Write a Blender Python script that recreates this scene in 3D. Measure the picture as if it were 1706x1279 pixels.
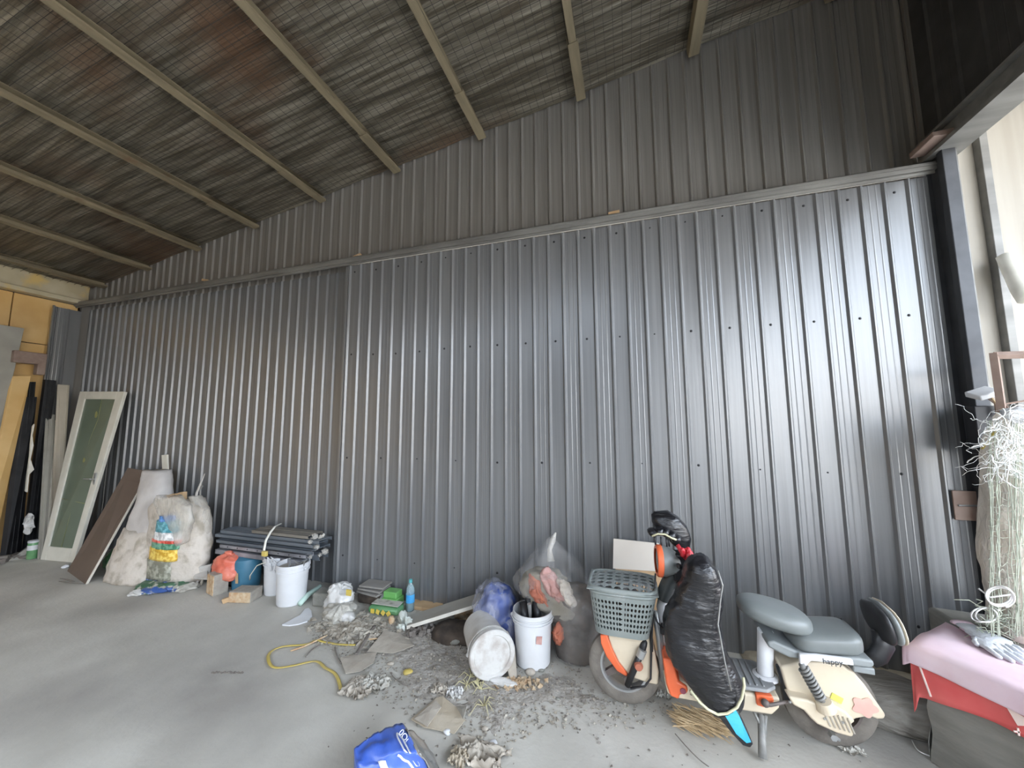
import bpy, bmesh, math, random
from mathutils import Vector, Matrix, noise
from math import sin, cos, pi, radians
random.seed(7)
for o in list(bpy.data.objects): bpy.data.objects.remove(o)
C = bpy.context.scene.collection
V = Vector
# ------------------------------------------------------------ camera, sky, exposure
F, YAW, PITCH, ROLL, CAMH = 622.3, -0.303556, 0.105551, -0.0035793, 1.7
fw = V((sin(YAW)*cos(PITCH), cos(YAW)*cos(PITCH), sin(PITCH)))
rt = V((cos(YAW), -sin(YAW), 0)); up = rt.cross(fw)
RT = rt*cos(ROLL)+up*sin(ROLL); UP = -rt*sin(ROLL)+up*cos(ROLL)
cam = bpy.data.objects.new('camera', bpy.data.cameras.new('camera')); C.objects.link(cam)
cam.matrix_world = Matrix(((RT.x, UP.x, -fw.x, 0), (RT.y, UP.y, -fw.y, 0), (RT.z, UP.z, -fw.z, CAMH), (0, 0, 0, 1)))
cam.data.sensor_width = 36; cam.data.lens = F*36/1706; cam.data.clip_start = .05
bpy.context.scene.camera = cam
def ray(x, y): return RT*((x-853)/F) - UP*((y-639.5)/F) + fw
def G(x, y, z=0.0):                    # measured point of the photo on the level z
    d = ray(x, y); return d*((z-CAMH)/d.z)+V((0, 0, CAMH))
def W(x, y, Y):                        # measured point on the plane Y = const
    d = ray(x, y); return d*(Y/d.y)+V((0, 0, CAMH))
def XP(x, y, X):
    d = ray(x, y); return d*(X/d.x)+V((0, 0, CAMH))

w = bpy.data.worlds.new('world'); bpy.context.scene.world = w; w.use_nodes = True
nt = w.node_tree; nt.nodes.clear()
tc = nt.nodes.new('ShaderNodeTexCoord'); sx = nt.nodes.new('ShaderNodeSeparateXYZ'); cr = nt.nodes.new('ShaderNodeValToRGB')
bg = nt.nodes.new('ShaderNodeBackground'); wo = nt.nodes.new('ShaderNodeOutputWorld')
nt.links.new(tc.outputs['Generated'], sx.inputs[0]); nt.links.new(sx.outputs['Z'], cr.inputs[0]); nt.links.new(cr.outputs[0], bg.inputs[0]); nt.links.new(bg.outputs[0], wo.inputs[0])
cr.color_ramp.elements[0].position = 0.0; cr.color_ramp.elements[0].color = (1.0, .965, .91, 1)
cr.color_ramp.elements[1].position = .8; cr.color_ramp.elements[1].color = (.80, .84, .90, 1)
e = cr.color_ramp.elements.new(.25); e.color = (.70, .83, 1.0, 1)
bg.inputs[1].default_value = 4.2
sc = bpy.context.scene
sc.view_settings.view_transform = 'Standard'; sc.view_settings.look = 'None'; sc.view_settings.gamma = 1
sc.view_settings.exposure = 1.5; sc.view_settings.use_curve_mapping = False
sc.cycles.max_bounces = 10; sc.cycles.diffuse_bounces = 6; sc.cycles.transparent_max_bounces = 12
sun = bpy.data.objects.new('sun', bpy.data.lights.new('sun', 'SUN')); C.objects.link(sun)     # stands behind the wall: lights the yard only
sun.rotation_euler = V((-.15, .62, .77)).to_track_quat('Z', 'Y').to_euler(); sun.data.energy = 7; sun.data.angle = radians(.6); sun.data.color = (1, .96, .9)
def portal(name, loc, rot, sx_, sy_):
    l = bpy.data.lights.new(name, 'AREA'); l.shape = 'RECTANGLE'; l.size = sx_; l.size_y = sy_; l.cycles.is_portal = True
    o = bpy.data.objects.new(name, l); o.location = loc; o.rotation_euler = rot; C.objects.link(o)
portal('right_opening_portal', (2.3, -2.1, 1.8), (0, radians(90), 0), 3.56, 10.7)

portal('added_roof_gap_portal', (-3.5, -4.2, 4.65), (0, -math.atan(.1487), 0), 6.7, 2.4)  # portal of the roof gap added as an overhead light source
# ------------------------------------------------------------ materials
MAT = {}
def mat(name, col, rough=.6, metal=0., col2=None, nscale=6., namt=.5, stretch=(1, 1, 1), bump=0., bscale=30., bstretch=None,
        alpha=1., trans=0., spec=.5, coat=0., rvar=0., emis=None, detail=5., ramp=(.35, .65), col3=None, n3=1.5, r3=(.5, .7), sheen=0.):
    m = bpy.data.materials.new(name); m.use_nodes = True; MAT[name] = m
    t = m.node_tree; b = t.nodes['Principled BSDF']; L = t.links.new
    def c4(c): return (c[0], c[1], c[2], 1)
    b.inputs['Base Color'].default_value = c4(col); b.inputs['Roughness'].default_value = rough; b.inputs['Metallic'].default_value = metal
    b.inputs['Specular IOR Level'].default_value = spec; b.inputs['Coat Weight'].default_value = coat; b.inputs['Coat Roughness'].default_value = .27
    b.inputs['Transmission Weight'].default_value = trans; b.inputs['Alpha'].default_value = alpha
    tcn = t.nodes.new('ShaderNodeTexCoord')
    def nz(scale, st, det=detail):
        mp = t.nodes.new('ShaderNodeMapping'); mp.inputs['Scale'].default_value = st; L(tcn.outputs['Object'], mp.inputs[0])
        n = t.nodes.new('ShaderNodeTexNoise'); n.inputs['Scale'].default_value = scale; n.inputs['Detail'].default_value = det; L(mp.outputs[0], n.inputs[0]); return n
    if col2 is None: col2 = tuple(min(1, c*1.25+.01) for c in col); namt_ = namt*.6
    n = nz(nscale, stretch)
    r = t.nodes.new('ShaderNodeMapRange'); r.inputs[1].default_value = ramp[0]; r.inputs[2].default_value = ramp[1]; L(n.outputs[0], r.inputs[0])
    mx = t.nodes.new('ShaderNodeMix'); mx.data_type = 'RGBA'; L(r.outputs[0], mx.inputs[0]); mx.inputs[6].default_value = c4(col); mx.inputs[7].default_value = c4(col2)
    out = mx.outputs[2]
    if col3 is not None:
        n3n = nz(n3, (1, 1, 1), 6); r3n = t.nodes.new('ShaderNodeMapRange'); r3n.inputs[1].default_value = r3[0]; r3n.inputs[2].default_value = r3[1]; L(n3n.outputs[0], r3n.inputs[0])
        m3 = t.nodes.new('ShaderNodeMix'); m3.data_type = 'RGBA'; L(r3n.outputs[0], m3.inputs[0]); L(out, m3.inputs[6]); m3.inputs[7].default_value = c4(col3); out = m3.outputs[2]
    L(out, b.inputs['Base Color'])
    if rvar:
        rr = t.nodes.new('ShaderNodeMapRange'); rr.inputs[3].default_value = max(0, rough-rvar); rr.inputs[4].default_value = min(1, rough+rvar); L(n.outputs[0], rr.inputs[0]); L(rr.outputs[0], b.inputs['Roughness'])
    if bump:
        bn = nz(bscale, bstretch or stretch); bp = t.nodes.new('ShaderNodeBump'); bp.inputs['Strength'].default_value = bump; bp.inputs['Distance'].default_value = .01
        L(bn.outputs[0], bp.inputs['Height']); L(bp.outputs[0], b.inputs['Normal'])
    return m
def film(name, col, dens=.35, rough=.2, nscale=8, dens2=None):
    """clear plastic film: mostly see-through, milky and shiny where it is creased"""
    m = bpy.data.materials.new(name); m.use_nodes = True; MAT[name] = m; t = m.node_tree; t.nodes.clear(); L = t.links.new
    o = t.nodes.new('ShaderNodeOutputMaterial'); tr = t.nodes.new('ShaderNodeBsdfTransparent'); pr = t.nodes.new('ShaderNodeBsdfPrincipled'); mx = t.nodes.new('ShaderNodeMixShader')
    pr.inputs['Base Color'].default_value = (*col, 1); pr.inputs['Roughness'].default_value = rough; pr.inputs['Specular IOR Level'].default_value = .8
    tcn = t.nodes.new('ShaderNodeTexCoord'); mp = t.nodes.new('ShaderNodeMapping'); mp.inputs['Scale'].default_value = (1, 1, .45); n = t.nodes.new('ShaderNodeTexNoise'); n.inputs['Scale'].default_value = nscale; n.inputs['Detail'].default_value = 6
    L(tcn.outputs['Object'], mp.inputs[0]); L(mp.outputs[0], n.inputs[0])
    r = t.nodes.new('ShaderNodeMapRange'); r.inputs[1].default_value = .4; r.inputs[2].default_value = .68; r.inputs[3].default_value = dens; r.inputs[4].default_value = dens2 or min(1, dens*2.2)
    L(n.outputs[0], r.inputs[0]); bp = t.nodes.new('ShaderNodeBump'); bp.inputs['Strength'].default_value = .8; bp.inputs['Distance'].default_value = .02; n2 = t.nodes.new('ShaderNodeTexNoise'); n2.inputs['Scale'].default_value = nscale*2.2; n2.inputs['Distortion'].default_value = 1.6; L(mp.outputs[0], n2.inputs[0]); L(n2.outputs[0], bp.inputs['Height']); L(bp.outputs[0], pr.inputs['Normal'])
    L(r.outputs[0], mx.inputs[0]); L(tr.outputs[0], mx.inputs[1]); L(pr.outputs[0], mx.inputs[2]); L(mx.outputs[0], o.inputs[0]); return m

steel = mat('grey_coated_steel', (.142, .145, .149), rough=.36, metal=.25, col2=(.19, .194, .199), nscale=5, stretch=(7, 1, .12), ramp=(.3, .7), spec=.6, coat=.8, rvar=.1, bump=.12, bscale=10, bstretch=(5, 1, .1))
steel_u = mat('grey_coated_steel_upper', (.17, .158, .142), rough=.40, metal=.25, col2=(.22, .207, .19), nscale=5, stretch=(7, 1, .12), spec=.5, rvar=.1)
steel_d = mat('dark_steel_frame', (.045, .047, .052), rough=.5, metal=.4)
girt_m = mat('grey_steel_channel', (.24, .235, .22), rough=.5, metal=.3, col2=(.16, .155, .145), nscale=3, stretch=(.6, 3, 3))
concrete = mat('concrete_floor_dusty', (.45, .43, .385), rough=.85, col2=(.58, .56, .51), nscale=1.6, bump=.25, bscale=40, detail=10, col3=(.36, .34, .31), n3=.9, r3=(.48, .68), spec=.3)
dirt_m = mat('loose_dirt', (.37, .34, .30), rough=1, col2=(.46, .435, .40), nscale=9, bump=1., bscale=50, detail=9, col3=(.23, .205, .175), n3=11, r3=(.55, .72), spec=.1)
foil = mat('dusty_foil_insulation', (.115, .098, .07), rough=.36, metal=.4, col2=(.27, .245, .195), nscale=3.2, stretch=(.5, 7, 1), ramp=(.40, .64), bump=1., bscale=7, bstretch=(.5, 7, 1), col3=(.15, .09, .055), n3=.8, r3=(.52, .68), detail=9, rvar=.12)
wire_m = mat('dull_wire', (.05, .045, .038), rough=.6, metal=.3)
purl = mat('painted_purlin', (.25, .205, .13), rough=.55, col2=(.17, .14, .09), nscale=5, stretch=(3, .5, 3), metal=.1, col3=(.16, .10, .055), n3=5, r3=(.6, .75))
yel = mat('yellow_board', (.60, .37, .13), rough=.6, col2=(.68, .46, .2), nscale=2.5, col3=(.5, .3, .11), n3=1.2)
creamwall = mat('cream_steel', (.33, .30, .25), rough=.5, col2=(.38, .35, .30), nscale=3, stretch=(4, 4, .2))
beamcream = mat('cream_stained_beam', (.56, .50, .36), rough=.6, col2=(.42, .35, .22), nscale=2.2, col3=(.62, .44, .16), n3=2, r3=(.6, .68))
white_pl = mat('white_plastic', (.70, .71, .73), rough=.38, col2=(.64, .645, .66), nscale=5)
dirty_white = mat('dirty_white_plastic', (.60, .58, .55), rough=.5, col2=(.48, .45, .41), nscale=9, ramp=(.45, .7))
lid_m = mat('chalky_white_lid', (.56, .55, .53), rough=.7, col2=(.40, .36, .33), nscale=11, ramp=(.45, .65), bump=.4, bscale=30)
black_pl = mat('black_plastic', (.014, .014, .016), rough=.4)
blackm = mat('black_painted_metal', (.008, .008, .01), rough=.4, metal=.1, spec=.4)
quilt = mat('black_quilted_nylon', (.006, .006, .008), rough=.3, col2=(.012, .012, .015), nscale=6, bump=1., bscale=13, spec=.7, bstretch=(1, 1, 2.6))
glassg = mat('frosted_green_glass', (.13, .17, .125), rough=.25, col2=(.16, .205, .155), nscale=1.5, spec=.7)
browned = mat('brown_laminate', (.145, .105, .082), rough=.5, col2=(.165, .12, .095), nscale=3)
paleedge = mat('pale_board_edge', (.62, .59, .52), rough=.8)
beige = mat('beige_board', (.42, .375, .30), rough=.7, col2=(.48, .43, .35), nscale=3)
doorw = mat('off_white_door_frame', (.74, .72, .64), rough=.45, col2=(.66, .64, .56), nscale=6)
greyp = mat('grey_board', (.29, .275, .24), rough=.7, col2=(.34, .325, .285), nscale=5)
sackw = mat('woven_white_sack', (.66, .60, .53), rough=.8, col2=(.42, .37, .30), nscale=11, ramp=(.48, .7), bump=1., bscale=14, detail=8)
sacktop = mat('smooth_white_sack', (.70, .67, .65), rough=.6, col2=(.49, .46, .44), nscale=3, bump=.3, bscale=10)
wood = mat('pale_timber', (.60, .42, .24), rough=.7, col2=(.50, .33, .18), nscale=8, stretch=(1, 1, .15))
brick_m = mat('orange_brick', (.50, .31, .17), rough=.9, col2=(.62, .50, .34), nscale=25, bump=.8, bscale=60)
mortar_m = mat('grey_mortar', (.33, .30, .26), rough=.95, col2=(.40, .37, .32), nscale=20, bump=.6, bscale=50)
bluepl = mat('blue_plastic_drum', (.045, .16, .25), rough=.45, col2=(.06, .19, .29), nscale=5)
redbag = mat('red_plastic_bag', (.66, .13, .08), rough=.35, col2=(.78, .25, .17), nscale=9, bump=.7, bscale=14)
prof1 = mat('grey_blue_profile', (.13, .155, .185), rough=.4, metal=.3, col2=(.19, .21, .235), nscale=3, stretch=(.5, 4, 4))
prof2 = mat('silver_grey_profile', (.42, .43, .47), rough=.45, metal=.4, col2=(.2, .2, .22), nscale=4)
prof3 = mat('brown_grey_plate', (.17, .155, .13), rough=.6, col2=(.23, .21, .18), nscale=4)
strapw = mat('white_strap', (.68, .67, .6), rough=.5)
yellowm = mat('yellow_plastic', (.68, .50, .06), rough=.5, col2=(.6, .48, .16), nscale=5)
yellowband = mat('yellow_packing_band', (.60, .46, .10), rough=.55, col2=(.48, .38, .14), nscale=9)
paperm = mat('dusty_paper', (.48, .435, .37), rough=.9, col2=(.38, .335, .28), nscale=12, bump=.5, bscale=30)
cardm = mat('dusty_cardboard', (.43, .36, .265), rough=.9, col2=(.50, .44, .35), nscale=7, bump=.4, bscale=30)
cartonw = mat('pale_carton', (.62, .56, .49), rough=.8, col2=(.66, .6, .53), nscale=3)
cartonb = mat('brown_carton', (.45, .30, .17), rough=.8)
whitebag = mat('white_plastic_bag', (.68, .67, .66), rough=.35, col2=(.52, .51, .48), nscale=10, bump=1, bscale=16)
greygauze = mat('grey_white_wrap', (.50, .48, .43), rough=.6, col2=(.28, .26, .22), nscale=16, ramp=(.5, .68), bump=1, bscale=22)
greenm = mat('bright_green_plastic', (.13, .36, .10), rough=.4, col2=(.17, .43, .13), nscale=5)
green2 = mat('green_print_film', (.10, .27, .12), rough=.25, col2=(.18, .36, .17), nscale=9)
stone = mat('grey_stone', (.20, .20, .175), rough=.95, col2=(.26, .255, .23), nscale=12, bump=.6, bscale=30)
tile_m = mat('grey_ceramic_tile', (.23, .215, .195), rough=.7, col2=(.27, .255, .235), nscale=6)
bluebag = mat('blue_printed_film', (.05, .12, .52), rough=.28, col2=(.12, .21, .64), nscale=6, bump=.8, bscale=7, spec=.7)
greyfilm = mat('grey_inner_film', (.15, .17, .18), rough=.3, col2=(.33, .29, .25), nscale=5, bump=.8, bscale=8)
darkblue = mat('blue_cloth', (.03, .05, .17), rough=.7, col2=(.07, .11, .33), nscale=9, bump=.8, bscale=12)
darkcloth = mat('dark_clothes', (.035, .027, .022), rough=.9, col2=(.095, .072, .055), nscale=8, bump=1, bscale=12)
olive = mat('olive_clothes', (.19, .17, .13), rough=.9, col2=(.28, .25, .2), nscale=10, bump=1, bscale=14)
orangec = mat('orange_cloth', (.50, .17, .10), rough=.9, col2=(.36, .12, .08), nscale=6, bump=.5, bscale=14)
pinkc = mat('pink_cloth', (.58, .36, .33), rough=.9, col2=(.46, .24, .21), nscale=18, bump=.5, bscale=14)
basketg = mat('grey_plastic_basket', (.20, .225, .215), rough=.4, col2=(.24, .262, .25), nscale=6)
seatm = mat('grey_vinyl', (.165, .18, .178), rough=.38, col2=(.19, .205, .202), nscale=5)
trayg = mat('grey_plastic_tray', (.21, .225, .225), rough=.5)
mat_deck = mat('dusty_grey_rubber', (.25, .258, .265), rough=.8, col2=(.34, .34, .335), nscale=10)
creamp = mat('cream_scooter_plastic', (.69, .60, .46), rough=.4, col2=(.63, .53, .395), nscale=4, col3=(.54, .46, .35), n3=7, r3=(.58, .75))
orangep = mat('orange_scooter_plastic', (.70, .13, .045), rough=.4)
silver = mat('silver_metal', (.48, .49, .49), rough=.35, metal=.6, col2=(.4, .41, .41), nscale=7)
whitepaint = mat('white_painted_metal', (.68, .68, .69), rough=.35)
tyre_m = mat('dusty_tyre', (.13, .115, .1), rough=.9, col2=(.2, .18, .155), nscale=12, bump=.4, bscale=60)
rimm = mat('dirty_dark_rim', (.10, .085, .08), rough=.6, metal=.3, col2=(.17, .14, .125), nscale=10)
springm = mat('dusty_spring', (.20, .20, .19), rough=.6, metal=.3, col2=(.33, .325, .31), nscale=14)
reds = mat('red_ribbon', (.55, .02, .03), rough=.3, col2=(.65, .06, .08), nscale=20)
cyan = mat('bright_blue_lining', (.04, .42, .68), rough=.5, col2=(.08, .5, .72), nscale=9, bump=.5, bscale=20)
creamtrim = mat('cream_piping', (.50, .48, .32), rough=.6)
pinkcl = mat('pale_pink_cloth', (.70, .52, .58), rough=.9, col2=(.74, .60, .66), nscale=5, bump=.4, bscale=8, col3=(.68, .44, .5), n3=3)
redcl = mat('red_banner_cloth', (.66, .09, .09), rough=.6, col2=(.74, .16, .15), nscale=4)
whiteprint = mat('white_print', (.74, .6, .55), rough=.7)
wrapg = mat('grey_rough_wrap', (.17, .165, .145), rough=.95, col2=(.25, .24, .215), nscale=3, stretch=(1, 1, 4), bump=.8, bscale=9, bstretch=(1, 1, 3))
glovew = mat('white_knit_glove', (.66, .68, .72), rough=.9, col2=(.60, .62, .66), nscale=20, bump=.5, bscale=80)
logm = mat('grey_weathered_wood', (.22, .20, .175), rough=.95, col2=(.34, .32, .285), nscale=6, stretch=(.6, 5, 5), bump=1, bscale=10, bstretch=(.6, 6, 6))
soilm = mat('sandy_soil', (.42, .37, .28), rough=1, col2=(.33, .29, .22), nscale=8, bump=.8, bscale=30)
rust = mat('brown_rusty_frame', (.22, .15, .12), rough=.7, col2=(.3, .22, .18), nscale=9)
netm = mat('pale_plastic_net', (.56, .55, .49), rough=.6)
netg = mat('greenish_net', (.40, .43, .35), rough=.7)
wirew = mat('white_wire', (.66, .66, .64), rough=.5)
strawm = mat('straw_bristles', (.56, .42, .25), rough=.9, col2=(.44, .32, .18), nscale=30)
chipm = mat('dry_chips', (.32, .28, .225), rough=.95, col2=(.43, .395, .335), nscale=11, ramp=(.4, .6))
chipd = mat('dark_chips', (.15, .13, .115), rough=.95, col2=(.24, .215, .19), nscale=11)
wrapmix = mat('coloured_wrapper_film', (.06, .14, .08), rough=.35, col2=(.46, .46, .40), nscale=10, ramp=(.5, .55), col3=(.05, .11, .34), n3=7, r3=(.56, .6))
extw = mat('far_plaster', (.60, .53, .46), rough=.9, col2=(.64, .58, .5), nscale=.4)
extg = mat('outdoor_ground', (.50, .50, .49), rough=.95, nscale=.5)
clearbag = film('clear_plastic_bag', (.60, .58, .56), .04, .12, 6, .30)
clearblue = film('bluish_clear_film', (.70, .72, .85), .05, .14, 12, .42)
milky = film('milky_film', (.74, .70, .63), .3, .3, 8, .7)
netfilm = film('fine_net_film', (.80, .74, .66), .55, .5, 10, .95)
bottlem = film('pale_bottle_plastic', (.45, .62, .66), .35, .12, 12, .5)
bottle_lab = mat('blue_bottle_label', (.04, .30, .68), rough=.3, col2=(.10, .42, .75), nscale=20)
teal = mat('teal_cap', (.10, .40, .42), rough=.4)

# ------------------------------------------------------------ geometry helpers
class MB:
    def __init__(s): s.v = []; s.f = []; s.m = []
    def add(s, vs, fs, mi=0):
        k = len(s.v); s.v += [V(p) for p in vs]; s.f += [tuple(i+k for i in f) for f in fs]; s.m += [mi]*len(fs); return s
    def box(s, c, d, R=None, mi=0):
        c = V(c); h = V(d)/2; R = R or Matrix.Identity(3)
        vs = [c+R@V((h.x*i, h.y*j, h.z*k)) for i in (-1, 1) for j in (-1, 1) for k in (-1, 1)]
        return s.add(vs, [(0, 1, 3, 2), (4, 6, 7, 5), (0, 4, 5, 1), (2, 3, 7, 6), (0, 2, 6, 4), (1, 5, 7, 3)], mi)
    def bb(s, a, b, mi=0):
        a = V(a); b = V(b); return s.box((a+b)/2, [abs(b[i]-a[i]) for i in range(3)], None, mi)
    def prism(s, pts, ext, mi=0):
        pts = [V(p) for p in pts]; n = len(pts); ext = V(ext); nm = V((0, 0, 0))
        for i in range(n): nm += pts[i].cross(pts[(i+1) % n])
        if nm.dot(ext) > 0: pts.reverse()
        vs = pts+[p+ext for p in pts]
        return s.add(vs, [tuple(range(n)), tuple(range(2*n-1, n-1, -1))]+[(i, i+n, (i+1) % n+n, (i+1) % n) for i in range(n)], mi)
    def slab(s, pts, t, mi=0):         # board whose face is pts, thickness t away from the camera side
        pts = [V(p) for p in pts]; n = (pts[1]-pts[0]).cross(pts[2]-pts[0]).normalized(); c = sum(pts, V())/len(pts)
        if n.dot(c-V((0, 0, CAMH))) < 0: n = -n
        return s.prism(pts, n*t, mi)
    def tube(s, pts, r, n=8, closed=False, cap=True, mi=0, flat=None):
        pts = [V(p) for p in pts]; m = len(pts); rs = r if isinstance(r, (list, tuple)) else [r]*m; k0 = len(s.v); vs = []; u = None
        for i, p in enumerate(pts):
            a = pts[(i-1) % m] if closed or i > 0 else p; b = pts[(i+1) % m] if closed or i < m-1 else p
            t = (b-a).normalized() if (b-a).length > 1e-9 else V((0, 0, 1))
            if u is None: u = t.cross(V((0, 0, 1)) if abs(t.z) < .9 else V((0, 1, 0))).normalized()
            u = (u-t*u.dot(t)).normalized(); q = t.cross(u)
            for j in range(n):
                a_ = 2*pi*j/n; vs.append(p+(u*cos(a_)+q*sin(a_)*(flat or 1))*rs[i])
        fs = []
        for i in range(m if closed else m-1):
            for j in range(n):
                a = i*n+j; b = i*n+(j+1) % n; c = ((i+1) % m)*n+(j+1) % n; d = ((i+1) % m)*n+j; fs.append((a, b, c, d))
        if cap and not closed: fs += [tuple(range(n-1, -1, -1)), tuple(range((m-1)*n, m*n))]
        return s.add(vs, fs, mi)
    def lathe(s, prof, c=(0, 0, 0), ax=(0, 0, 1), n=32, mi=0, sx=1., sy=1.):
        ax = V(ax).normalized(); R = ax.to_track_quat('Z', 'Y').to_matrix(); c = V(c); vs = []; m = len(prof)
        for r, z in prof:
            for j in range(n):
                a = 2*pi*j/n; vs.append(c+R@V((max(r, 1e-4)*cos(a)*sx, max(r, 1e-4)*sin(a)*sy, z)))
        fs = [(i*n+j, i*n+(j+1) % n, (i+1)*n+(j+1) % n, (i+1)*n+j) for i in range(m-1) for j in range(n)]
        return s.add(vs, fs, mi)
    def grid(s, fn, nu, nv, mi=0):
        vs = [fn(i/nu, j/nv) for j in range(nv+1) for i in range(nu+1)]
        return s.add(vs, [(j*(nu+1)+i, j*(nu+1)+i+1, (j+1)*(nu+1)+i+1, (j+1)*(nu+1)+i) for j in range(nv) for i in range(nu)], mi)
    def loft(s, secs, n=28, mi=0, pw=2.4):
        """secs: (centre, u-vector, v-vector); closed at both ends"""
        vs = []
        for c, u, v_ in secs:
            for j in range(n):
                a = 2*pi*j/n; ca, sa = cos(a), sin(a)
                vs.append(V(c)+V(u)*math.copysign(abs(ca)**(2/pw), ca)+V(v_)*math.copysign(abs(sa)**(2/pw), sa))
        m = len(secs)
        fs = [(i*n+j, i*n+(j+1) % n, (i+1)*n+(j+1) % n, (i+1)*n+j) for i in range(m-1) for j in range(n)]
        k = len(vs); vs += [V(secs[0][0]), V(secs[-1][0])]
        fs += [(k, (j+1) % n, j) for j in range(n)]+[(k+1, (m-1)*n+j, (m-1)*n+(j+1) % n) for j in range(n)]
        return s.add(vs, fs, mi)
    def ball(s, c, r, sub=3, R=None, mi=0):
        bm = bmesh.new(); bmesh.ops.create_icosphere(bm, subdivisions=sub, radius=1); c = V(c); R = R or Matrix.Identity(3)
        r = V((r, r, r)) if not hasattr(r, '__len__') else V(r)
        vs = [c+R@V((v.co.x*r.x, v.co.y*r.y, v.co.z*r.z)) for v in bm.verts]; fs = [tuple(v.index for v in f.verts) for f in bm.faces]; bm.free()
        return s.add(vs, fs, mi)
    def crumple(s, amp, fr, seed=0., zmin=None, ridge=True):
        c = sum(s.v, V())/len(s.v)
        for i, p in enumerate(s.v):
            q = p*fr+V((seed, seed*1.7, seed*.3)); a = noise.noise(q); b = noise.noise(q*2.1+V((9, 3, 1))); b2 = noise.noise(q*4.3+V((2, 8, 5))); d = (p-c)
            k = (a*.5+(.22-abs(b))*.9+(.2-abs(b2))*.45) if ridge else a+b*.4
            if d.length > 1e-6: p = p+d.normalized()*amp*k+V((noise.noise(q+V((5, 0, 0))), noise.noise(q+V((0, 7, 0))), 0))*amp*.5
            if zmin is not None and p.z < zmin: p.z = zmin
            s.v[i] = p
        return s
    def jit(s, amp, fr=8., seed=0):
        for i, p in enumerate(s.v):
            q = p*fr+V((seed, 0, 0)); s.v[i] = p+V((noise.noise(q), noise.noise(q+V((7, 0, 0))), noise.noise(q+V((0, 9, 0)))))*amp
        return s
OFF = {}
def finish(me, mats, smooth):
    for m in mats: me.materials.append(m)
    if smooth:
        me.polygons.foreach_set('use_smooth', [True]*len(me.polygons))
        if smooth is not True: me.set_sharp_from_angle(angle=radians(smooth))
def obj(name, mb, m, parent=None, smooth=35, bevel=0, sub=0, solid=0, origin=None, bseg=2, label=None):
    mats = m if isinstance(m, (list, tuple)) else [m]
    if parent is not None: off = OFF[parent.name]
    elif origin is not None: off = V(origin)
    else:
        xs = [p.x for p in mb.v]; ys = [p.y for p in mb.v]; zs = [p.z for p in mb.v]
        off = V(((min(xs)+max(xs))/2, (min(ys)+max(ys))/2, min(zs)))
    me = bpy.data.meshes.new(name); me.from_pydata([p-off for p in mb.v], [], mb.f)
    if len(mats) > 1: me.polygons.foreach_set('material_index', mb.m)
    finish(me, mats, smooth); me.validate()
    o = bpy.data.objects.new(name, me); C.objects.link(o); OFF[o.name] = off
    if parent is not None: o.parent = parent
    else: o.location = off
    if solid:
        md = o.modifiers.new('thickness', 'SOLIDIFY'); md.thickness = solid; md.offset = 0
    if bevel:
        md = o.modifiers.new('bevel', 'BEVEL'); md.width = bevel; md.segments = bseg; md.limit_method = 'ANGLE'; md.angle_limit = radians(40)
        if smooth and smooth is not True: me.polygons.foreach_set('use_smooth', [True]*len(me.polygons)); 
    if sub:
        md = o.modifiers.new('subsurf', 'SUBSURF'); md.levels = sub; md.render_levels = sub
    if label: o['label'] = label
    return o
def tag(o, label, cat, group=None, kind=None):
    if label: o['label'] = label
    if cat: o['category'] = cat
    if group: o['group'] = group
    if kind: o['kind'] = kind
    return o
def root(name, label, cat, loc, group=None):
    o = bpy.data.objects.new(name, None); o.empty_display_size = .1; C.objects.link(o); o.location = V(loc); OFF[o.name] = V(loc)
    return tag(o, label, cat, group)
def single(name, mb, m, label, cat, group=None, kind=None, **k): return tag(obj(name, mb, m, None, **k), label, cat, group, kind)
def struct(name, mb, m, **k):
    o = obj(name, mb, m, None, **k); o['kind'] = 'structure'; return o
def text(body, size, origin, xdir, ydir, m, parent, depth=.001):
    cu = bpy.data.curves.new('lettering', 'FONT'); cu.body = body; cu.size = size; cu.extrude = depth; cu.materials.append(m)
    tmp = bpy.data.objects.new('lettering_source', cu); C.objects.link(tmp); bpy.context.view_layer.update()
    me = bpy.data.meshes.new_from_object(tmp.evaluated_get(bpy.context.evaluated_depsgraph_get())); bpy.data.objects.remove(tmp)
    o = bpy.data.objects.new('lettering', me); C.objects.link(o); o.parent = parent
    x = V(xdir).normalized(); y = (V(ydir)-x*V(ydir).dot(x)).normalized(); z = x.cross(y); off = V(origin)-OFF[parent.name]
    o.matrix_local = Matrix(((x.x, y.x, z.x, off.x), (x.y, y.y, z.y, off.y), (x.z, y.z, z.z, off.z), (0, 0, 0, 1))); OFF[o.name] = V(origin); return o

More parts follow.
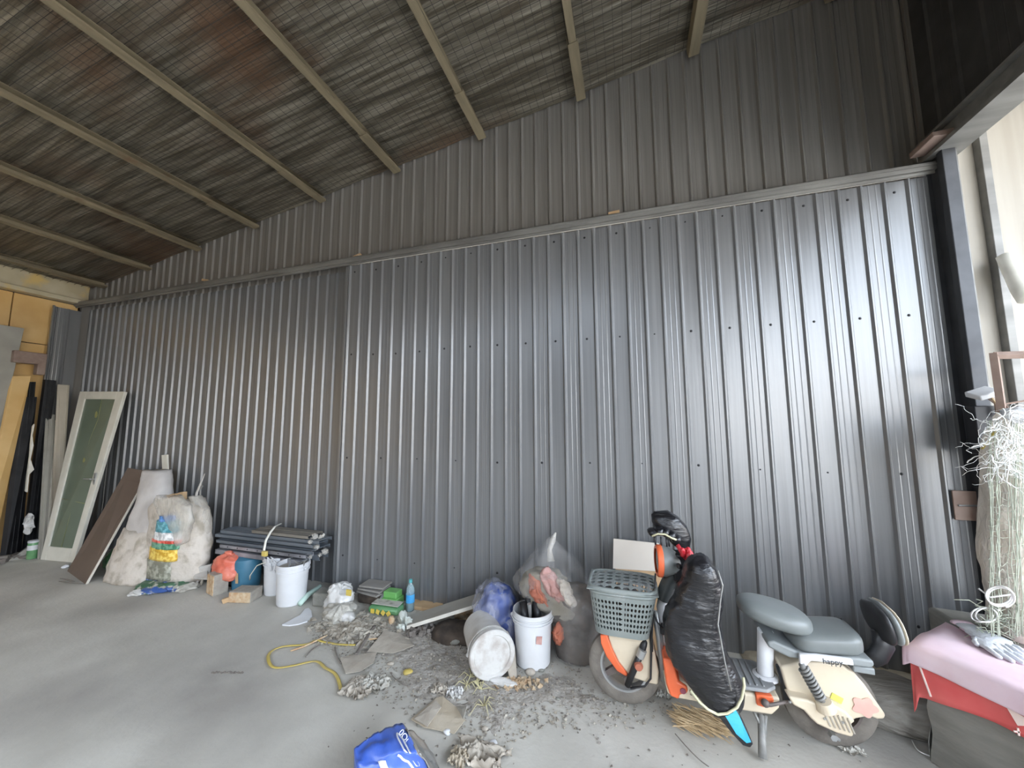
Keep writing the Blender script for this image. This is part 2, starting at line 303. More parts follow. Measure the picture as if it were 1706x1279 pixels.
# ------------------------------------------------------------ wall sheets (corrugated)
def ribbed(mb, x0, x1, zf0, zf1, Y, pitch=.1417, ph=-2.525, h=.018, wb=.037, wt=.0095, flute=True, axis='x'):
    """one sheet of ribbed steel: zf0/zf1 give the bottom and top edge heights"""
    xs = [(x0, 0.)]; k = math.ceil((x0+wb/2-ph)/pitch)
    while ph+k*pitch < x1-wb/2:
        c = ph+k*pitch
        xs += [(c-wb/2, 0), (c-wt/2, h), (c+wt/2, h), (c+wb/2, 0)]
        if flute and k % 2 == 0:
            for q in (.35, .65):
                d = c+pitch*q
                if d < x1-.02: xs += [(d-.006, 0), (d, .0014), (d+.006, 0)]
        k += 1
    xs.append((x1, 0.)); xs = [p for p in xs if x0 <= p[0] <= x1]
    n = len(xs); nz = 10; vs = []
    for j in range(nz+1):
        for x, d in xs:
            z = zf0(x)+(zf1(x)-zf0(x))*j/nz; wv = .0028*noise.noise(V((x*1.6, z*1.1, Y*5)))
            vs.append(V((x, Y-d+wv, z)) if axis == 'x' else V((Y+d*(1 if Y < 0 else -1)+wv, x, z)))
    fs = [(j*n+i, j*n+i+1, (j+1)*n+i+1, (j+1)*n+i) for j in range(nz) for i in range(n-1)]
    return mb.add(vs, fs)
roofz = lambda x: 4.965+.1487*x
XL, XR, YB, YF = -8.0, 2.2, 3.33, -7.5
# back wall: frame behind, sheets as parts
b = MB()
for z in (1.6, 3.35): b.bb((XL, YB+.14, z-.03), (XR, YB+.18, z+.03))
b.bb((-2.96, YB+.02, -.02), (XR, YB+.07, .09)); b.bb((XL, YB+.125, -.02), (XR, YB+.18, .12))  # base strips added to stop light leaking in under the sheets
for x in (-8, -5, -2, 1, 2.3): b.bb((x-.04, YB+.14, 0), (x+.04, YB+.18, 3.45))
wallb = struct('wall_back', b, steel_d, smooth=0, origin=(0, YB+.1, 0)); wallb['label'] = 'steel frame behind the ribbed grey sheets'
def sheets(x0, x1, z0, z1, Y, m, n):
    k = round((x1-x0)/(.1417*n)); 
    xa = x0
    while xa < x1-.05:
        xb = min(xa+.1417*n, x1); mb = ribbed(MB(), xa-.004, xb+.004, z0, z1, Y+random.uniform(-.0015, .0015)); s_ = obj('sheet', mb, m, wallb, smooth=0); xa = xb
ph = -2.525
sheets(-2.98, 2.12, lambda x: .0, lambda x: 3.475, YB, steel, 6)
sheets(-8.0, -2.90, lambda x: .0, lambda x: 3.475, YB+.115, steel, 6)
sheets(-8.0, 2.2, lambda x: 3.40, lambda x: roofz(x)+.085, YB+.127, steel_u, 6)
e_ = obj('edge_trim', MB().bb((-3.0, YB-.012, .012), (-2.968, YB+.115, 3.475)), steel, wallb, smooth=0, bevel=.003)
obj('corner_strip', MB().bb((2.17, YB+.09, 3.4), (2.23, YB+.20, 5.4)).bb((XL-.05, YB+.02, 0), (XL+.03, YB+.20, 5.0)), steel_u, wallb, smooth=0)  # left strip added to seal a light leak in the corner
# sheet screws, a row at three heights
b = MB()
for z in (.35, 1.35, 2.45, 3.40):
    x = ph-3*.1417+.06
    while x < 2.05:
        b.lathe([(0, .008), (.005, .007), (.007, .001), (.011, 0)], (x, YB-.0005, z+.03*noise.noise(V((x, z, 0)))), (0, -1, 0), 6); x += .1417*(2 if z > 2 else 3)
o = obj('screws', b, blackm, wallb); o['kind'] = 'stuff'
# channel girt over the sheets
b = MB()
def chan(b, x0, x1):
    z0, z1 = 3.475, 3.555; y0 = YB-.055
    b.bb((x0, y0, z0+.02), (x1, y0+.004, z1)); b.bb((x0, y0, z1-.004), (x1, YB+.12, z1)); b.bb((x0, y0+.004, z0+.02), (x1, YB+.02, z0+.024)); b.bb((x0, y0+.02, z0), (x1, y0+.03, z0+.02)); b.bb((x0, y0-.006, z1-.03), (x1, y0, z1-.018))
chan(b, -8, -2.45); chan(b, -2.45, 2.16)
struct('trim_1', b, girt_m, smooth=0)['label'] = 'grey steel channel running across the ribbed wall'
for i, (px, py) in enumerate([(596, 428), (1023, 357), (343, 468)]):
    p = W(px, py, YB+.03); R = Matrix.Rotation(.25*(i-1), 3, 'Y')
    b = MB().box(p+V((0, 0, .005)), (.10, .05, .03), R); b.jit(.008, 30, i)
    p0 = single('timber_offcut', b, wood if i != 0 else brick_m, ['orange broken offcut lying on the wall channel near the sheet step', 'small wood block on the wall channel above the carton', 'short pale offcut on the wall channel near the left corner'][i], 'offcut', bevel=.004)

# ------------------------------------------------------------ floor and outdoors
b = MB(); nx, ny = 60, 60
def fl(u, v): x = -8.2+10.6*u; y = -7.6+11.1*v; return V((x, y, -.001+.002*noise.noise(V((x*.8, y*.8, 0)))))
b.grid(fl, nx, ny); b.bb((-8.2, -7.6, -.15), (2.4, 3.5, -.01))
struct('floor', b, concrete, smooth=True, origin=(0, 0, 0))
b = MB().bb((2.4, -60, -.2), (60, 3.4, -.02)).bb((2.4, 3.4, -.2), (12, 6, -.02)); struct('ground_outside', b, extg, smooth=0)
b = MB().bb((16, -40, 0), (19, 2, 4.6)).bb((15.8, -40.2, 4.5), (19.2, 2.2, 4.75)); oo = single('low_building', b, extw, 'low plastered building standing across the yard', 'building')
for k in range(9): obj('window', MB().bb((15.93, -38+k*4.4, .9), (15.99, -36+k*4.4, 2.6)), steel_d, oo, smooth=0)
# ------------------------------------------------------------ roof: foil strips, wire mesh, purlins
slope = math.atan(.1487)
SK0, SK1, SX0, SX1 = -3.0, -5.4, -6.8, -.2     # unseen roof gap behind the camera, added to brighten the floor
def roofpl(b, xa, xb, ya, yb): b.prism([(xa, ya, roofz(xa)+.12), (xb, ya, roofz(xb)+.12), (xb, ya, roofz(xb)+.16), (xa, ya, roofz(xa)+.16)], (0, yb-ya, 0))
b = MB(); roofpl(b, XL-.1, 6.0, SK0, 3.56); roofpl(b, XL-.1, 6.0, YF, SK1); roofpl(b, XL-.1, SX0, SK1, SK0); roofpl(b, SX1, 6.0, SK1, SK0)
ceil = struct('ceiling', b, steel_d, smooth=0, origin=(0, 0, 0)); ceil['label'] = 'roof sheet above the foil insulation'
yy = 3.44; k = 0
while yy > SK0+.05:
    y1 = max(yy-1.15, SK0)
    def fo(u, v, yy=yy, y1=y1, k=k):
        x = XL+12*u; y = yy+(y1-yy)*v; sag = .012*sin((x+1.4)/1.04*2*pi)*0+.02*noise.noise(V((x*.9, y*3.5, k)))+.006*sin(y*2*pi/.19)+.010*noise.noise(V((x*2.4, y*9, k)))
        lap = .010*(v < .02)
        return V((x, y+.012*noise.noise(V((x*1.5, k*3., 0))), roofz(x)+.055+sag-lap))
    b = MB().grid(fo, 150, 40); obj('insulation_strip', b, foil, ceil, smooth=True); yy = y1; k += 1
b = MB()
def strip(p, q, wd, hz=.0022):
    p = V(p); q = V(q); t = (q-p).normalized(); s_ = t.cross(V((0, 0, 1))).normalized()*wd/2; u = V((0, 0, hz))
    return b.add([p-s_, p+s_, q+s_, q-s_, p-s_+u, p+s_+u, q+s_+u, q-s_+u], [(0, 1, 2, 3), (7, 6, 5, 4), (0, 4, 5, 1), (2, 6, 7, 3)])
y = 3.38
while y > SK0:
    for xa in range(-8, 4): strip((xa, y+.004*noise.noise(V((xa, y, 0))), roofz(xa)+.034-.006), (xa+1, y+.004*noise.noise(V((xa+1, y, 0))), roofz(xa+1)+.028), .0032)
    y -= .075
x = XL+.03
while x < 4: strip((x, SK0, roofz(x)+.030), (x, 3.4, roofz(x)+.030), .0032); x += .075
o = obj('wire_mesh', b, wire_m, ceil, smooth=0); o['kind'] = 'stuff'
for x in (-7.55, -6.56, -5.56, -4.53, -3.47, -2.43, -1.39, -.35, .66, 1.7, 2.75):
    z = roofz(x)-.015; R = Matrix.Rotation(-slope, 3, 'Y'); b = MB(); L0, L1 = YF, 3.40
    def pl(b, y0, y1, gr=0.):
        ym = (y0+y1)/2; ly = y1-y0; c = V((x, ym, z))
        for (dx, dz, wx, wz) in ((0, -.035-gr, .062+gr*2, .004), (-.030-gr, 0, .004, .075+gr), (0, .035, .062, .004), (.030+gr, -.027-gr/2, .004, .018)): b.box(c+R@V((dx, 0, dz)), (wx, ly, wz), R)
    pl(b, L0, L1); p0 = obj('purlin', b, purl, ceil, smooth=0)
    b = MB(); pl(b, 2.82, 3.40, .013); obj('lap_sleeve', b, purl, p0, smooth=0)

# ------------------------------------------------------------ left side
b = MB().bb((XL-.2, YF, 0), (XL-.06, YB+.1, 4.0)); wl = struct('wall_left', b.bb((XL-.2, YB, 0), (XL-.02, YB+.25, 4.2)), steel_d, smooth=0, origin=(XL-.1, 0, 0)); wl['label'] = 'end wall frame behind yellow boards'
for (y0, y1) in ((2.705, 3.40), (1.48, 2.695), (.25, 1.47), (-1.0, .24), (-2.25, -1.01), (-3.5, -2.26), (-5.4, -3.51)):
    for (z0, z1) in ((2.86, 3.52), (1.44, 2.85), (.02, 1.43)): obj('board', MB().bb((XL-.06, y0, z0), (XL-.02, y1, z1)), yel, wl, smooth=0, bevel=.006)
b = MB().bb((XL-.06, YF, 3.60), (XL+.05, YB+.08, 3.90)).bb((XL-.06, YF, 3.53), (XL+.10, YB+.08, 3.60)); struct('trim_2', b, beamcream, bevel=.01)['label'] = 'stained cream beam along the top of the yellow wall'
b = MB().bb((XL-.05, YF, 3.86), (XL+.12, YB+.06, 3.93)); struct('trim_3', b, girt_m, bevel=.004)['label'] = 'grey eave channel above the cream beam'
# grey sheet leaning in the corner
mb = ribbed(MB(), 3.05, 3.34, lambda y: .0, lambda y: 3.42, -7.93, pitch=.13, ph=3.07, axis='y'); mb.bb((-7.935, 3.035, 0), (-7.90, 3.05, 3.43))
single('leaning_steel_sheet', mb, steel, 'tall narrow ribbed grey sheet standing in the left corner against the yellow boards', 'metal sheet', smooth=0, solid=.002)
def board(name, px, m, label, cat, t=.015, group=None, bevel=.002, parent=None, plane=None):
    b = MB().slab(px, t); 
    return single(name, b, m, label, cat, group, bevel=bevel, smooth=0) if parent is None else obj(name, b, m, parent, bevel=bevel, smooth=0)
# grey door leaf at far left
a1, a2 = XP(35, 548, -7.9), XP(-6, 546, -7.9)
b = MB().prism([(-7.9, 1.30, .0), (-7.9, 2.60, .0), (-7.9, 2.78, 3.02), (-7.9, 1.5, 3.02)], (.035, 0, 0)); gd = single('grey_door_leaf', b, greyp, 'flat grey door leaf standing against the yellow boards at the far left', 'door leaf', bevel=.004, smooth=0)
b = MB()
for z in (1.55, 1.0, 1.3): obj('hinge', MB().bb((-7.9, 2.60+z*.06, z), (-7.86, 2.64+z*.06, z+.08)), rust, gd, smooth=0)
b = MB().bb((-7.9, 2.70, 2.54), (-7.8, 3.0, 2.70)).bb((-7.9, 2.92, 2.40), (-7.8, 3.0, 2.56)); single('bracket', b, rust, 'rusty brown bracket on the yellow boards above the black profiles', 'bracket', bevel=.008)
CP = lambda x, y: min((W(x, y, 3.28), XP(x, y, -7.86)), key=lambda p: (p-V((0, 0, CAMH))).length)
b = MB().slab([V((-7.6, 2.56, 0)), V((-7.66, 2.70, 0)), XP(52, 626, -7.86), XP(22, 626, -7.86)], .03); single('yellow_board', b, yel, 'loose yellow board leaning between the grey door leaf and the black profiles', 'board', smooth=0, bevel=.004)
# rubble at the foot
b = MB()
for k in range(40):
    p = V((-7.8+random.uniform(-.1, .4), 2.4+random.uniform(-.7, .6), .02)); b.box(p, (random.uniform(.05, .16), random.uniform(.05, .2), random.uniform(.03, .12)), Matrix.Rotation(random.uniform(0, 3), 3, 'Z'))
b.jit(.02, 9); single('rubble', b, chipd, 'brown rubble lying at the foot of the yellow boards', 'rubble', kind='stuff', smooth=0)
def channel(name, bl, br, tr_, tl, m, label, group=None, dep=.05, t=.006, grooves=2):
    bl, br, tr_, tl = map(V, (bl, br, tr_, tl)); n = (br-bl).cross(tl-bl).normalized(); c = (bl+tr_)/2
    if n.dot(c-V((0, 0, CAMH))) < 0: n = -n
    b = MB().slab([bl, br, tr_, tl], t); w_ = (br-bl).normalized()*t
    b.prism([bl, bl+w_, tl+w_, tl], n*dep); b.prism([br-w_, br, tr_, tr_-w_], n*dep)
    for g in range(grooves):
        f = (g+1)/(grooves+1); q = bl.lerp(br, f); r_ = tl.lerp(tr_, f); b.prism([q-w_, q+w_, r_+w_, r_-w_], -n*.012)
    return single(name, b, m, label, 'metal profile', group, smooth=0, bevel=.0015)
YW = 3.27
channel('metal_profile', G(8, 934), G(33, 924), XP(62, 661, -7.84), XP(43, 661, -7.84), blackm, 'wide black profile leaning at the left end, next to the loose yellow board')
channel('metal_profile', V((-7.80, 2.92, 0)), V((-7.82, 3.0, 0)), XP(60, 636, -7.90), XP(50, 636, -7.90), blackm, 'taller thin black profile standing just behind the wide black profile', dep=.02)
channel('metal_profile', G(40, 922), G(57, 918), CP(94, 634), CP(76, 632), blackm, 'black profile with torn edges leaning between the grey channel and the wide black profile')
channel('metal_profile', G(62, 931), G(70, 931), CP(88, 690), CP(76, 690), greyp, 'slim grey channel leaning just left of the white glazed door', dep=.03, grooves=1)
board('beige_board', [G(80, 920), G(97, 920), CP(113, 641), CP(96, 640)], beige, 'tall beige board leaning behind the white glazed door', 'board', t=.02)
board('beige_board', [G(70, 922), G(78, 922), CP(95, 700), CP(84, 700)], paleedge, 'narrow pale strip leaning between the beige board and the slim grey channel', 'board', t=.015)
board('tile_offcut', [G(12, 935), G(42, 930), G(42, 930)+V((-.05, .08, .16)), G(34, 928)+V((-.05, .08, .12))], greyp, 'grey triangular tile offcut at the foot of the wide black profile', 'tile', t=.012)
# torn white foam between black profiles
b = MB(); p0, p1 = G(44, 880)+V((.05, -.08, .5)), XP(57, 720, -7.35)
pts = [(58, 706), (54, 725), (56, 742), (51, 765), (57, 782), (49, 790), (46, 820), (43, 818), (46, 790), (50, 760), (52, 735), (55, 710)]
b.prism([XP(x, y, -7.66) for x, y in pts], (-.03, 0, 0)); single('torn_foam', b, paleedge, 'torn strip of cream foam hanging between the black profiles', 'foam', smooth=0)
c = G(53, 930); prof = [(0, 0), (.045, 0), (.05, .01), (.05, .2), (.045, .215), (0, .215)]
r_ = root('paint_can', 'small white and green can standing between the black profiles and the glazed door', 'can', c)
obj('body', MB().lathe(prof, c), green2, r_); obj('label_band', MB().lathe([(.0505, .11), (.0505, .17)], c), white_pl, r_); obj('lid', MB().lathe([(0, .225), (.052, .225), (.052, .205), (.05, .2)], c), white_pl, r_)
b = MB().ball(XP(48, 872, -7.6), (.05, .04, .14), 3).crumple(.05, 18, 3); single('white_film_scrap', b, whitebag, 'crumpled white film stuck above the small green can', 'film')

# glazed door leaning
bl, br, tr_, tl = G(67, 932), G(122, 937), W(207, 652, 3.30), W(133, 652, 3.30)
r_ = root('glazed_door', 'white framed glazed door leaf leaning against the ribbed wall at left', 'door leaf', (bl+br)/2)
def bil(u, v): return bl.lerp(br, u).lerp(tl.lerp(tr_, u), v)
n_ = (br-bl).cross(tl-bl).normalized(); n_ = n_ if n_.dot(V((0, 1, 0))) > 0 else -n_
fu, fv0, fv1 = .155, .045, .05
def quadp(u0, v0, u1, v1): return [bil(u0, v0), bil(u1, v0), bil(u1, v1), bil(u0, v1)]
for nm, q in (('stile', (0, 0, fu, 1)), ('stile', (1-fu, 0, 1, 1)), ('rail', (fu, 0, 1-fu, fv0*1.6)), ('rail', (fu, 1-fv1, 1-fu, 1))): obj(nm, MB().prism(quadp(*q), n_*.04), doorw, r_, smooth=0, bevel=.004)
g0 = obj('glass_pane', MB().prism([p+n_*.015 for p in quadp(fu, fv0*1.6, 1-fu, 1-fv1)], n_*.006), glassg, r_, smooth=0)
b = MB()
def on(u, v, d=.011): return bil(fu+(1-2*fu)*u, fv0*1.6+(1-fv0*1.6-fv1)*v)+n_*d
b.tube([on(.55, 1), on(.6, .85), on(.5, .7), on(.55, .5)], .0025, 5); b.tube([on(.02, .3), on(.98, .28)], .004, 5); b.tube([on(.5, .0), on(.52, .3)], .0025, 5)
for v_ in (.88, .55): b.ball(on(.5, v_), (.03, .005, .06), 2)
obj('glass_ornament', b, mat('olive_etching', (.22, .23, .08), rough=.5), g0, smooth=True)
b = MB(); hp = bil(.93, .46); b.box(hp-n_*.006, (.035, .012, .16)); b.tube([hp-n_*.01, hp-n_*.05], .01, 8); b.tube([hp-n_*.05, hp-n_*.05+(bl-br).normalized()*.12], [.010, .008], 8)
obj('handle', b, silver, r_)
# brown plank
bl2, br2, tr2, tl2 = G(112, 951), G(142, 973), W(248, 785, 3.28), W(213, 779, 3.30)
r_ = single('brown_plank', MB().slab([bl2, br2, tr2, tl2], .018, 0), browned, 'long brown laminate plank leaning against the wall right of the glazed door', 'plank', smooth=0)
w_ = (br2-bl2).normalized(); obj('pale_edge', MB().slab([br2+w_*.0005, br2+w_*.012+V((0, .004, 0)), tr2+w_*.012+V((0, .004, 0)), tr2+w_*.0005], .018), paleedge, r_, smooth=0)
b = MB().ball(G(162, 950)+V((0, .12, .08)), (.1, .07, .13), 3).crumple(.05, 9, 2, zmin=.002); single('green_mesh_bag', b, green2, 'dark green mesh bag squeezed behind the foot of the brown plank', 'bag', smooth=True)
b = MB().ball(G(109, 946)+V((0, 0, .015)), (.035, .03, .02), 2).crumple(.02, 25); single('foam_lump', b, white_pl, 'tiny white foam lump beside the foot of the glazed door', 'foam')

def pxloft(rows, Y, dep, n=40, amp=.02, fr=6., seed=0., zmin=None, pw=2.4, steps=4, mb=None, ydrift=0.):
    """bag outline measured from the photo, given a real depth; rows (py, x_left, x_right)"""
    out = []
    for i in range(len(rows)-1):
        for k in range(steps):
            t = k/steps; out.append([rows[i][j]+(rows[i+1][j]-rows[i][j])*t for j in range(3)])
    out.append(list(rows[-1])); secs = []
    zt = W(out[0][1], out[0][0], Y).z
    for i, (py, xl, xr) in enumerate(out):
        Yc = Y+ydrift*max(0, W(xl, py, Y).z); a, b_ = W(xl, py, Yc), W(xr, py, Yc); c = (a+b_)/2; ru = abs(b_.x-a.x)/2
        f = min(1, (ru*1.0)/dep) if ru < dep else 1
        secs.append((c, V((ru, 0, 0)), V((0, dep*max(.25, f), 0))))
    if zmin is not None:
        k = next((i for i, q in enumerate(secs) if q[0].z < zmin), len(secs)); secs = secs[:k+1]
        if secs[-1][0].z < zmin: secs[-1][0].z = zmin
    secs.reverse(); m = mb or MB(); m.loft(secs, n, pw=pw); m.crumple(amp, fr, seed, zmin); return m
# tall white sack
rows = [(783, 246, 279), (800, 243, 281), (840, 232, 282), (880, 217, 276), (915, 203, 270), (945, 190, 262), (965, 182, 258), (983, 178, 252)]
r_ = root('tall_white_sack', 'tall dirty white woven sack leaning right of the brown plank', 'sack', G(215, 980))
obj('sack_body', pxloft(rows[3:], 2.88, .15, amp=.035, fr=9, zmin=.003, ydrift=.28), sackw, r_, smooth=True)
obj('sack_top', pxloft(rows[:5], 2.88, .11, amp=.018, fr=7, ydrift=.28), sacktop, r_, smooth=True)
b = MB().slab([W(249, 893, 2.93), W(257, 890, 2.93), W(259, 868, 2.93), W(251, 870, 2.93)], .01); obj('blue_tape', b, bluepl, r_, smooth=0)
b = MB().slab([W(272, 860, 3.22), W(279, 858, 3.22), W(278, 757, 3.31), W(269, 758, 3.31)], .02); 
b = MB().slab([W(277, 950, 3.2), W(285, 950, 3.2), W(278, 757, 3.33), W(269, 758, 3.33)], .02); single('white_batten', b, doorw, 'slim white batten standing behind the printed sack', 'batten', smooth=0, bevel=.002)
# printed sack with film
rows = [(832, 272, 330), (845, 260, 342), (870, 258, 344), (900, 256, 346), (925, 251, 345), (950, 248, 338), (968, 246, 322), (982, 252, 300)]
sk = root('printed_sack', 'lumpy rubbish sack with a coloured print beside the tall white sack', 'sack', G(285, 982))
rowsp = [(862, 273, 296), (880, 264, 300), (905, 257, 300), (925, 253, 295), (950, 249, 288), (970, 247, 283), (980, 252, 280)]
obj('sack_body', pxloft(rows, 3.0, .16, amp=.035, fr=7, seed=4, zmin=.003, ydrift=.05), sackw, sk, smooth=True)
cols = [((.05, .18, .45), 'blue'), ((.08, .3, .36), 'teal'), ((.55, .56, .56), 'silver'), ((.65, .08, .05), 'red'), ((.06, .22, .13), 'green'), ((.70, .40, .04), 'yellow'), ((.22, .22, .17), 'mottled'), ((.06, .12, .35), 'navy')]
bands = [(858, 866, 274, 292), (866, 884, 266, 298), (884, 897, 262, 301), (897, 901, 259, 302), (901, 911, 258, 300), (911, 930, 254, 297), (930, 962, 250, 290), (962, 982, 249, 282)]
for (c_, nm), (y0, y1, xl, xr) in zip(cols, bands):
    m_ = mat('print_'+nm, c_, rough=.35, col2=tuple(min(1, q*1.6+.12) for q in c_), nscale=22, ramp=(.45, .6), bump=.6, bscale=12)
    b = pxloft([(y0, xl, xr), (y1+.6, xl-1.5, xr-1.5)], 2.87, .07, amp=.012, fr=9, seed=2, steps=5); obj('printed_band', b, m_, sk, smooth=True, label=nm+' band of print on the sack')
b = pxloft([(826, 266, 300), (840, 258, 318), (862, 268, 322), (885, 290, 315), (905, 296, 308)], 2.86, .06, amp=.03, fr=9, seed=8); obj('film_flap', b, milky, sk, smooth=True)
b = pxloft([(826, 318, 332), (850, 330, 345), (880, 338, 349), (905, 338, 345)], 3.05, .06, amp=.02, fr=9, seed=9); obj('film_flap', b, milky, sk, smooth=True)
for i, (x0, x1, y0, y1, t_) in enumerate([(278, 290, 822, 850, -6), (291, 303, 819, 848, 4)]):
    b = MB().slab([W(x0, y1, 3.02), W(x1, y1, 3.02), W(x1+t_/4, y0, 3.04), W(x0+t_/4, y0+3, 3.04)], .05); single('timber_offcut', b, wood, ['pale timber offcut in the printed sack, nearer the white batten', 'pale timber offcut in the middle of the printed sack mouth'][i], 'offcut', smooth=0, bevel=.003)
b = MB().tube([W(322, 850, 3.0), W(328, 820, 3.05), W(341, 789, 3.15)], [.02, .02, .008], 7, flat=.35); single('white_plastic_strip', b, dirty_white, 'long white plastic strip sticking up out of the printed sack', 'strip')
b = MB().tube([W(333, 840, 3.08), W(334, 815, 3.12), W(338, 810, 3.12), W(333, 806, 3.12)], .008, 6); single('bent_metal_hook', b, silver, 'small bent metal piece beside the long white plastic strip', 'hook')
# wrappers at the foot
wr = [(250, 985, .22, .05, wrapmix, 'dark crinkled wrapper under the printed sack toward the tall sack'), (285, 984, .16, .05, wrapmix, 'green and blue crinkled wrapper under the front of the printed sack'), (228, 992, .08, .03, whitebag, 'small white film scrap on the floor before the tall sack'), (308, 984, .10, .03, greygauze, 'pale crinkled wrapper in front of the white film pile')]
for i, (x, y, s1, s2, m_, lb) in enumerate(wr):
    b = MB().ball(G(x, y)+V((0, .02, s2*.6)), (s1, s1*.45, s2), 3, Matrix.Rotation(.4*i, 3, 'Z')).crumple(.05, 14, i*3+1, zmin=.002); single('crumpled_wrapper', b, m_, lb, 'wrapper')
b = MB()
b.slab([G(318, 975)+V((0, 0, .06)), G(350, 972)+V((0, 0, .05)), W(352, 940, 3.0), W(330, 945, 2.95)], .01); b.slab([W(322, 962, 2.9), W(346, 965, 2.9), W(344, 945, 3.05), W(336, 944, 3.05)], .01); b.jit(.02, 10)
single('white_sheeting', b, dirty_white, 'folded white sheeting between the printed sack and the squat brick', 'sheeting', smooth=0, solid=.003)
for i in range(3):
    b = MB().tube([G(318+i*8, 975), W(330+i*7, 950-i*3, 3.02+.03*i)], .012, 6, flat=.4); single('plank_scrap', b, [greyp, dirty_white, beige][i], ['grey stick leaning behind the white sheeting', 'white stick leaning in the middle of the white sheeting', 'beige stick leaning next to the squat brick'][i], 'stick')

# ------------------------------------------------------------ bricks, drum, pails
def brickobj(c, d, ang, tilt, label):
    r_ = root('brick_block', label, 'brick', c); R = Matrix.Rotation(ang, 3, 'Z') @ Matrix.Rotation(tilt, 3, 'X'); c = V(c)+V((0, 0, d[2]/2))
    obj('core', MB().box(c, d, R), mortar_m, r_, smooth=0, bevel=.006)
    obj('face', MB().box(c-R@V((0, d[1]/2, 0)), (d[0]*.96, .012, d[2]*.92), R), brick_m, r_, smooth=0, bevel=.004)
brickobj(G(362, 987), (.15, .13, .20), -.25, 0, 'squat upright brick standing left of the blue drum')
brickobj(G(409, 998), (.22, .16, .10), .25, 0, 'brick lying flat in front of the white pails')
b = MB().box(G(381, 1003)+V((0, 0, .03)), (.10, .04, .04), Matrix.Rotation(.6, 3, 'Z') @ Matrix.Rotation(-.3, 3, 'Y')); b.jit(.01, 20); single('brick_chip', b, wood, 'small yellowish chip lying before the blue drum', 'chip', bevel=.006)
c = G(394, 984)+V((0, .1, 0)); r_ = root('blue_drum', 'small blue plastic drum with the red bag on top', 'drum', c)
obj('body', MB().lathe([(0, 0), (.115, 0), (.125, .01), (.13, .12), (.135, .27), (.125, .30), (.08, .325), (.0, .33)], c), bluepl, r_); obj('tape', MB().slab([W(392, 972, c.y-.14), W(396, 972, c.y-.14), W(396, 955, c.y-.135), W(392, 955, c.y-.135)], .004), wood, r_)
b = pxloft([(922, 376, 388), (930, 366, 396), (942, 361, 399), (954, 364, 399), (962, 374, 396)], c.y-.1, .1, amp=.035, fr=12, seed=5)
r_ = single('red_plastic_bag', b, redbag, 'knotted red plastic bag resting on the blue drum', 'bag', smooth=True)
obj('knot', MB().ball(W(381, 921, c.y-.1), (.05, .03, .025), 2).crumple(.02, 30), redbag, r_, smooth=True)
# dark crate beneath the profiles
for i, (xa, xb) in enumerate(((-4.25, -3.98), (-3.62, -3.30))):
    r_ = root('dark_crate', ['dark crate under the left end of the bundled profiles', 'dark crate under the middle of the bundled profiles'][i], 'crate', ((xa+xb)/2, 3.18, 0))
    b = MB().bb((xa, 3.06, 0), (xb, 3.08, .30)).bb((xa, 3.28, 0), (xb, 3.30, .30)).bb((xa, 3.06, 0), (xa+.02, 3.3, .30)).bb((xb-.02, 3.06, 0), (xb, 3.3, .30)).bb((xa, 3.06, 0), (xb, 3.3, .02)); obj('body', b, steel_d, r_, smooth=0)
    obj('rim', MB().bb((xa-.01, 3.05, .28), (xb+.01, 3.07, .31)), steel_d, r_, smooth=0); obj('rim', MB().bb((xa-.01, 3.29, .28), (xb+.01, 3.31, .31)), steel_d, r_, smooth=0)
PG = 'metal profiles bundled on the crates'
plist = [  # x0,x1,yc,zc,wy,hz,mat,label
    (-4.30, -3.13, 3.12, .345, .17, .045, prof2, 'lowest front profile of the strapped bundle, silver grey'),
    (-4.25, -3.08, 3.09, .405, .10, .040, prof2, 'silver profile with small punched holes in the strapped bundle'),
    (-4.32, -3.02, 3.17, .448, .24, .032, prof1, 'slate profile lying over the punched silver one'),
    (-4.40, -3.05, 3.19, .487, .20, .034, prof1, 'wide slate profile in the upper middle of the strapped bundle'),
    (-4.36, -3.00, 3.20, .525, .17, .034, prof1, 'slate profile just under the brown plate'),
    (-3.90, -3.14, 3.21, .563, .19, .030, prof3, 'short brown plate on the very top of the strapped bundle'),
    (-4.20, -3.05, 3.24, .355, .12, .060, prof1, 'dark profile at the back bottom of the strapped bundle')]
for i, (x0, x1, yc, zc, wy, hz, m_, lb) in enumerate(plist):
    t = .004; y0, y1, z0, z1 = yc-wy/2, yc+wy/2, zc-hz/2, zc+hz/2
    b = MB().bb((x0, y0, z1-t), (x1, y1, z1)).bb((x0, y0, z0), (x1, y0+t, z1)).bb((x0, y1-t, z0), (x1, y1, z1)).bb((x0, y0, z0), (x1, y0+.02, z0+t)).bb((x0+.0, yc-.006, z1), (x1, yc+.006, z1+.005))
    o = single('metal_profile', b, m_, lb, 'metal profile', PG, smooth=0)
    if i == 1:
        b = MB()
        for k in range(8): b.lathe([(0, .001), (.007, .001), (.007, 0)], (x0+.12+k*.14, y0-.001, zc), (0, -1, 0), 8)
        obj('punched_holes', b, blackm, o)['kind'] = 'stuff'
b = MB()
for k in range(14):
    p = V((-3.05+random.uniform(-.08, .06), 3.12+random.uniform(-.06, .1), .36+random.uniform(0, .22))); b.ball(p, random.uniform(.015, .035), 1)
b.crumple(.02, 30, 2); single('film_tatters', b, milky, 'tattered clear film on the right ends of the bundled profiles', 'film', kind='stuff')
b = MB(); pts = [(468, 872, 3.26), (458, 877, 3.14), (450, 887, 3.08), (443, 900, 3.03), (440, 915, 3.02), (440, 926, 3.02)]
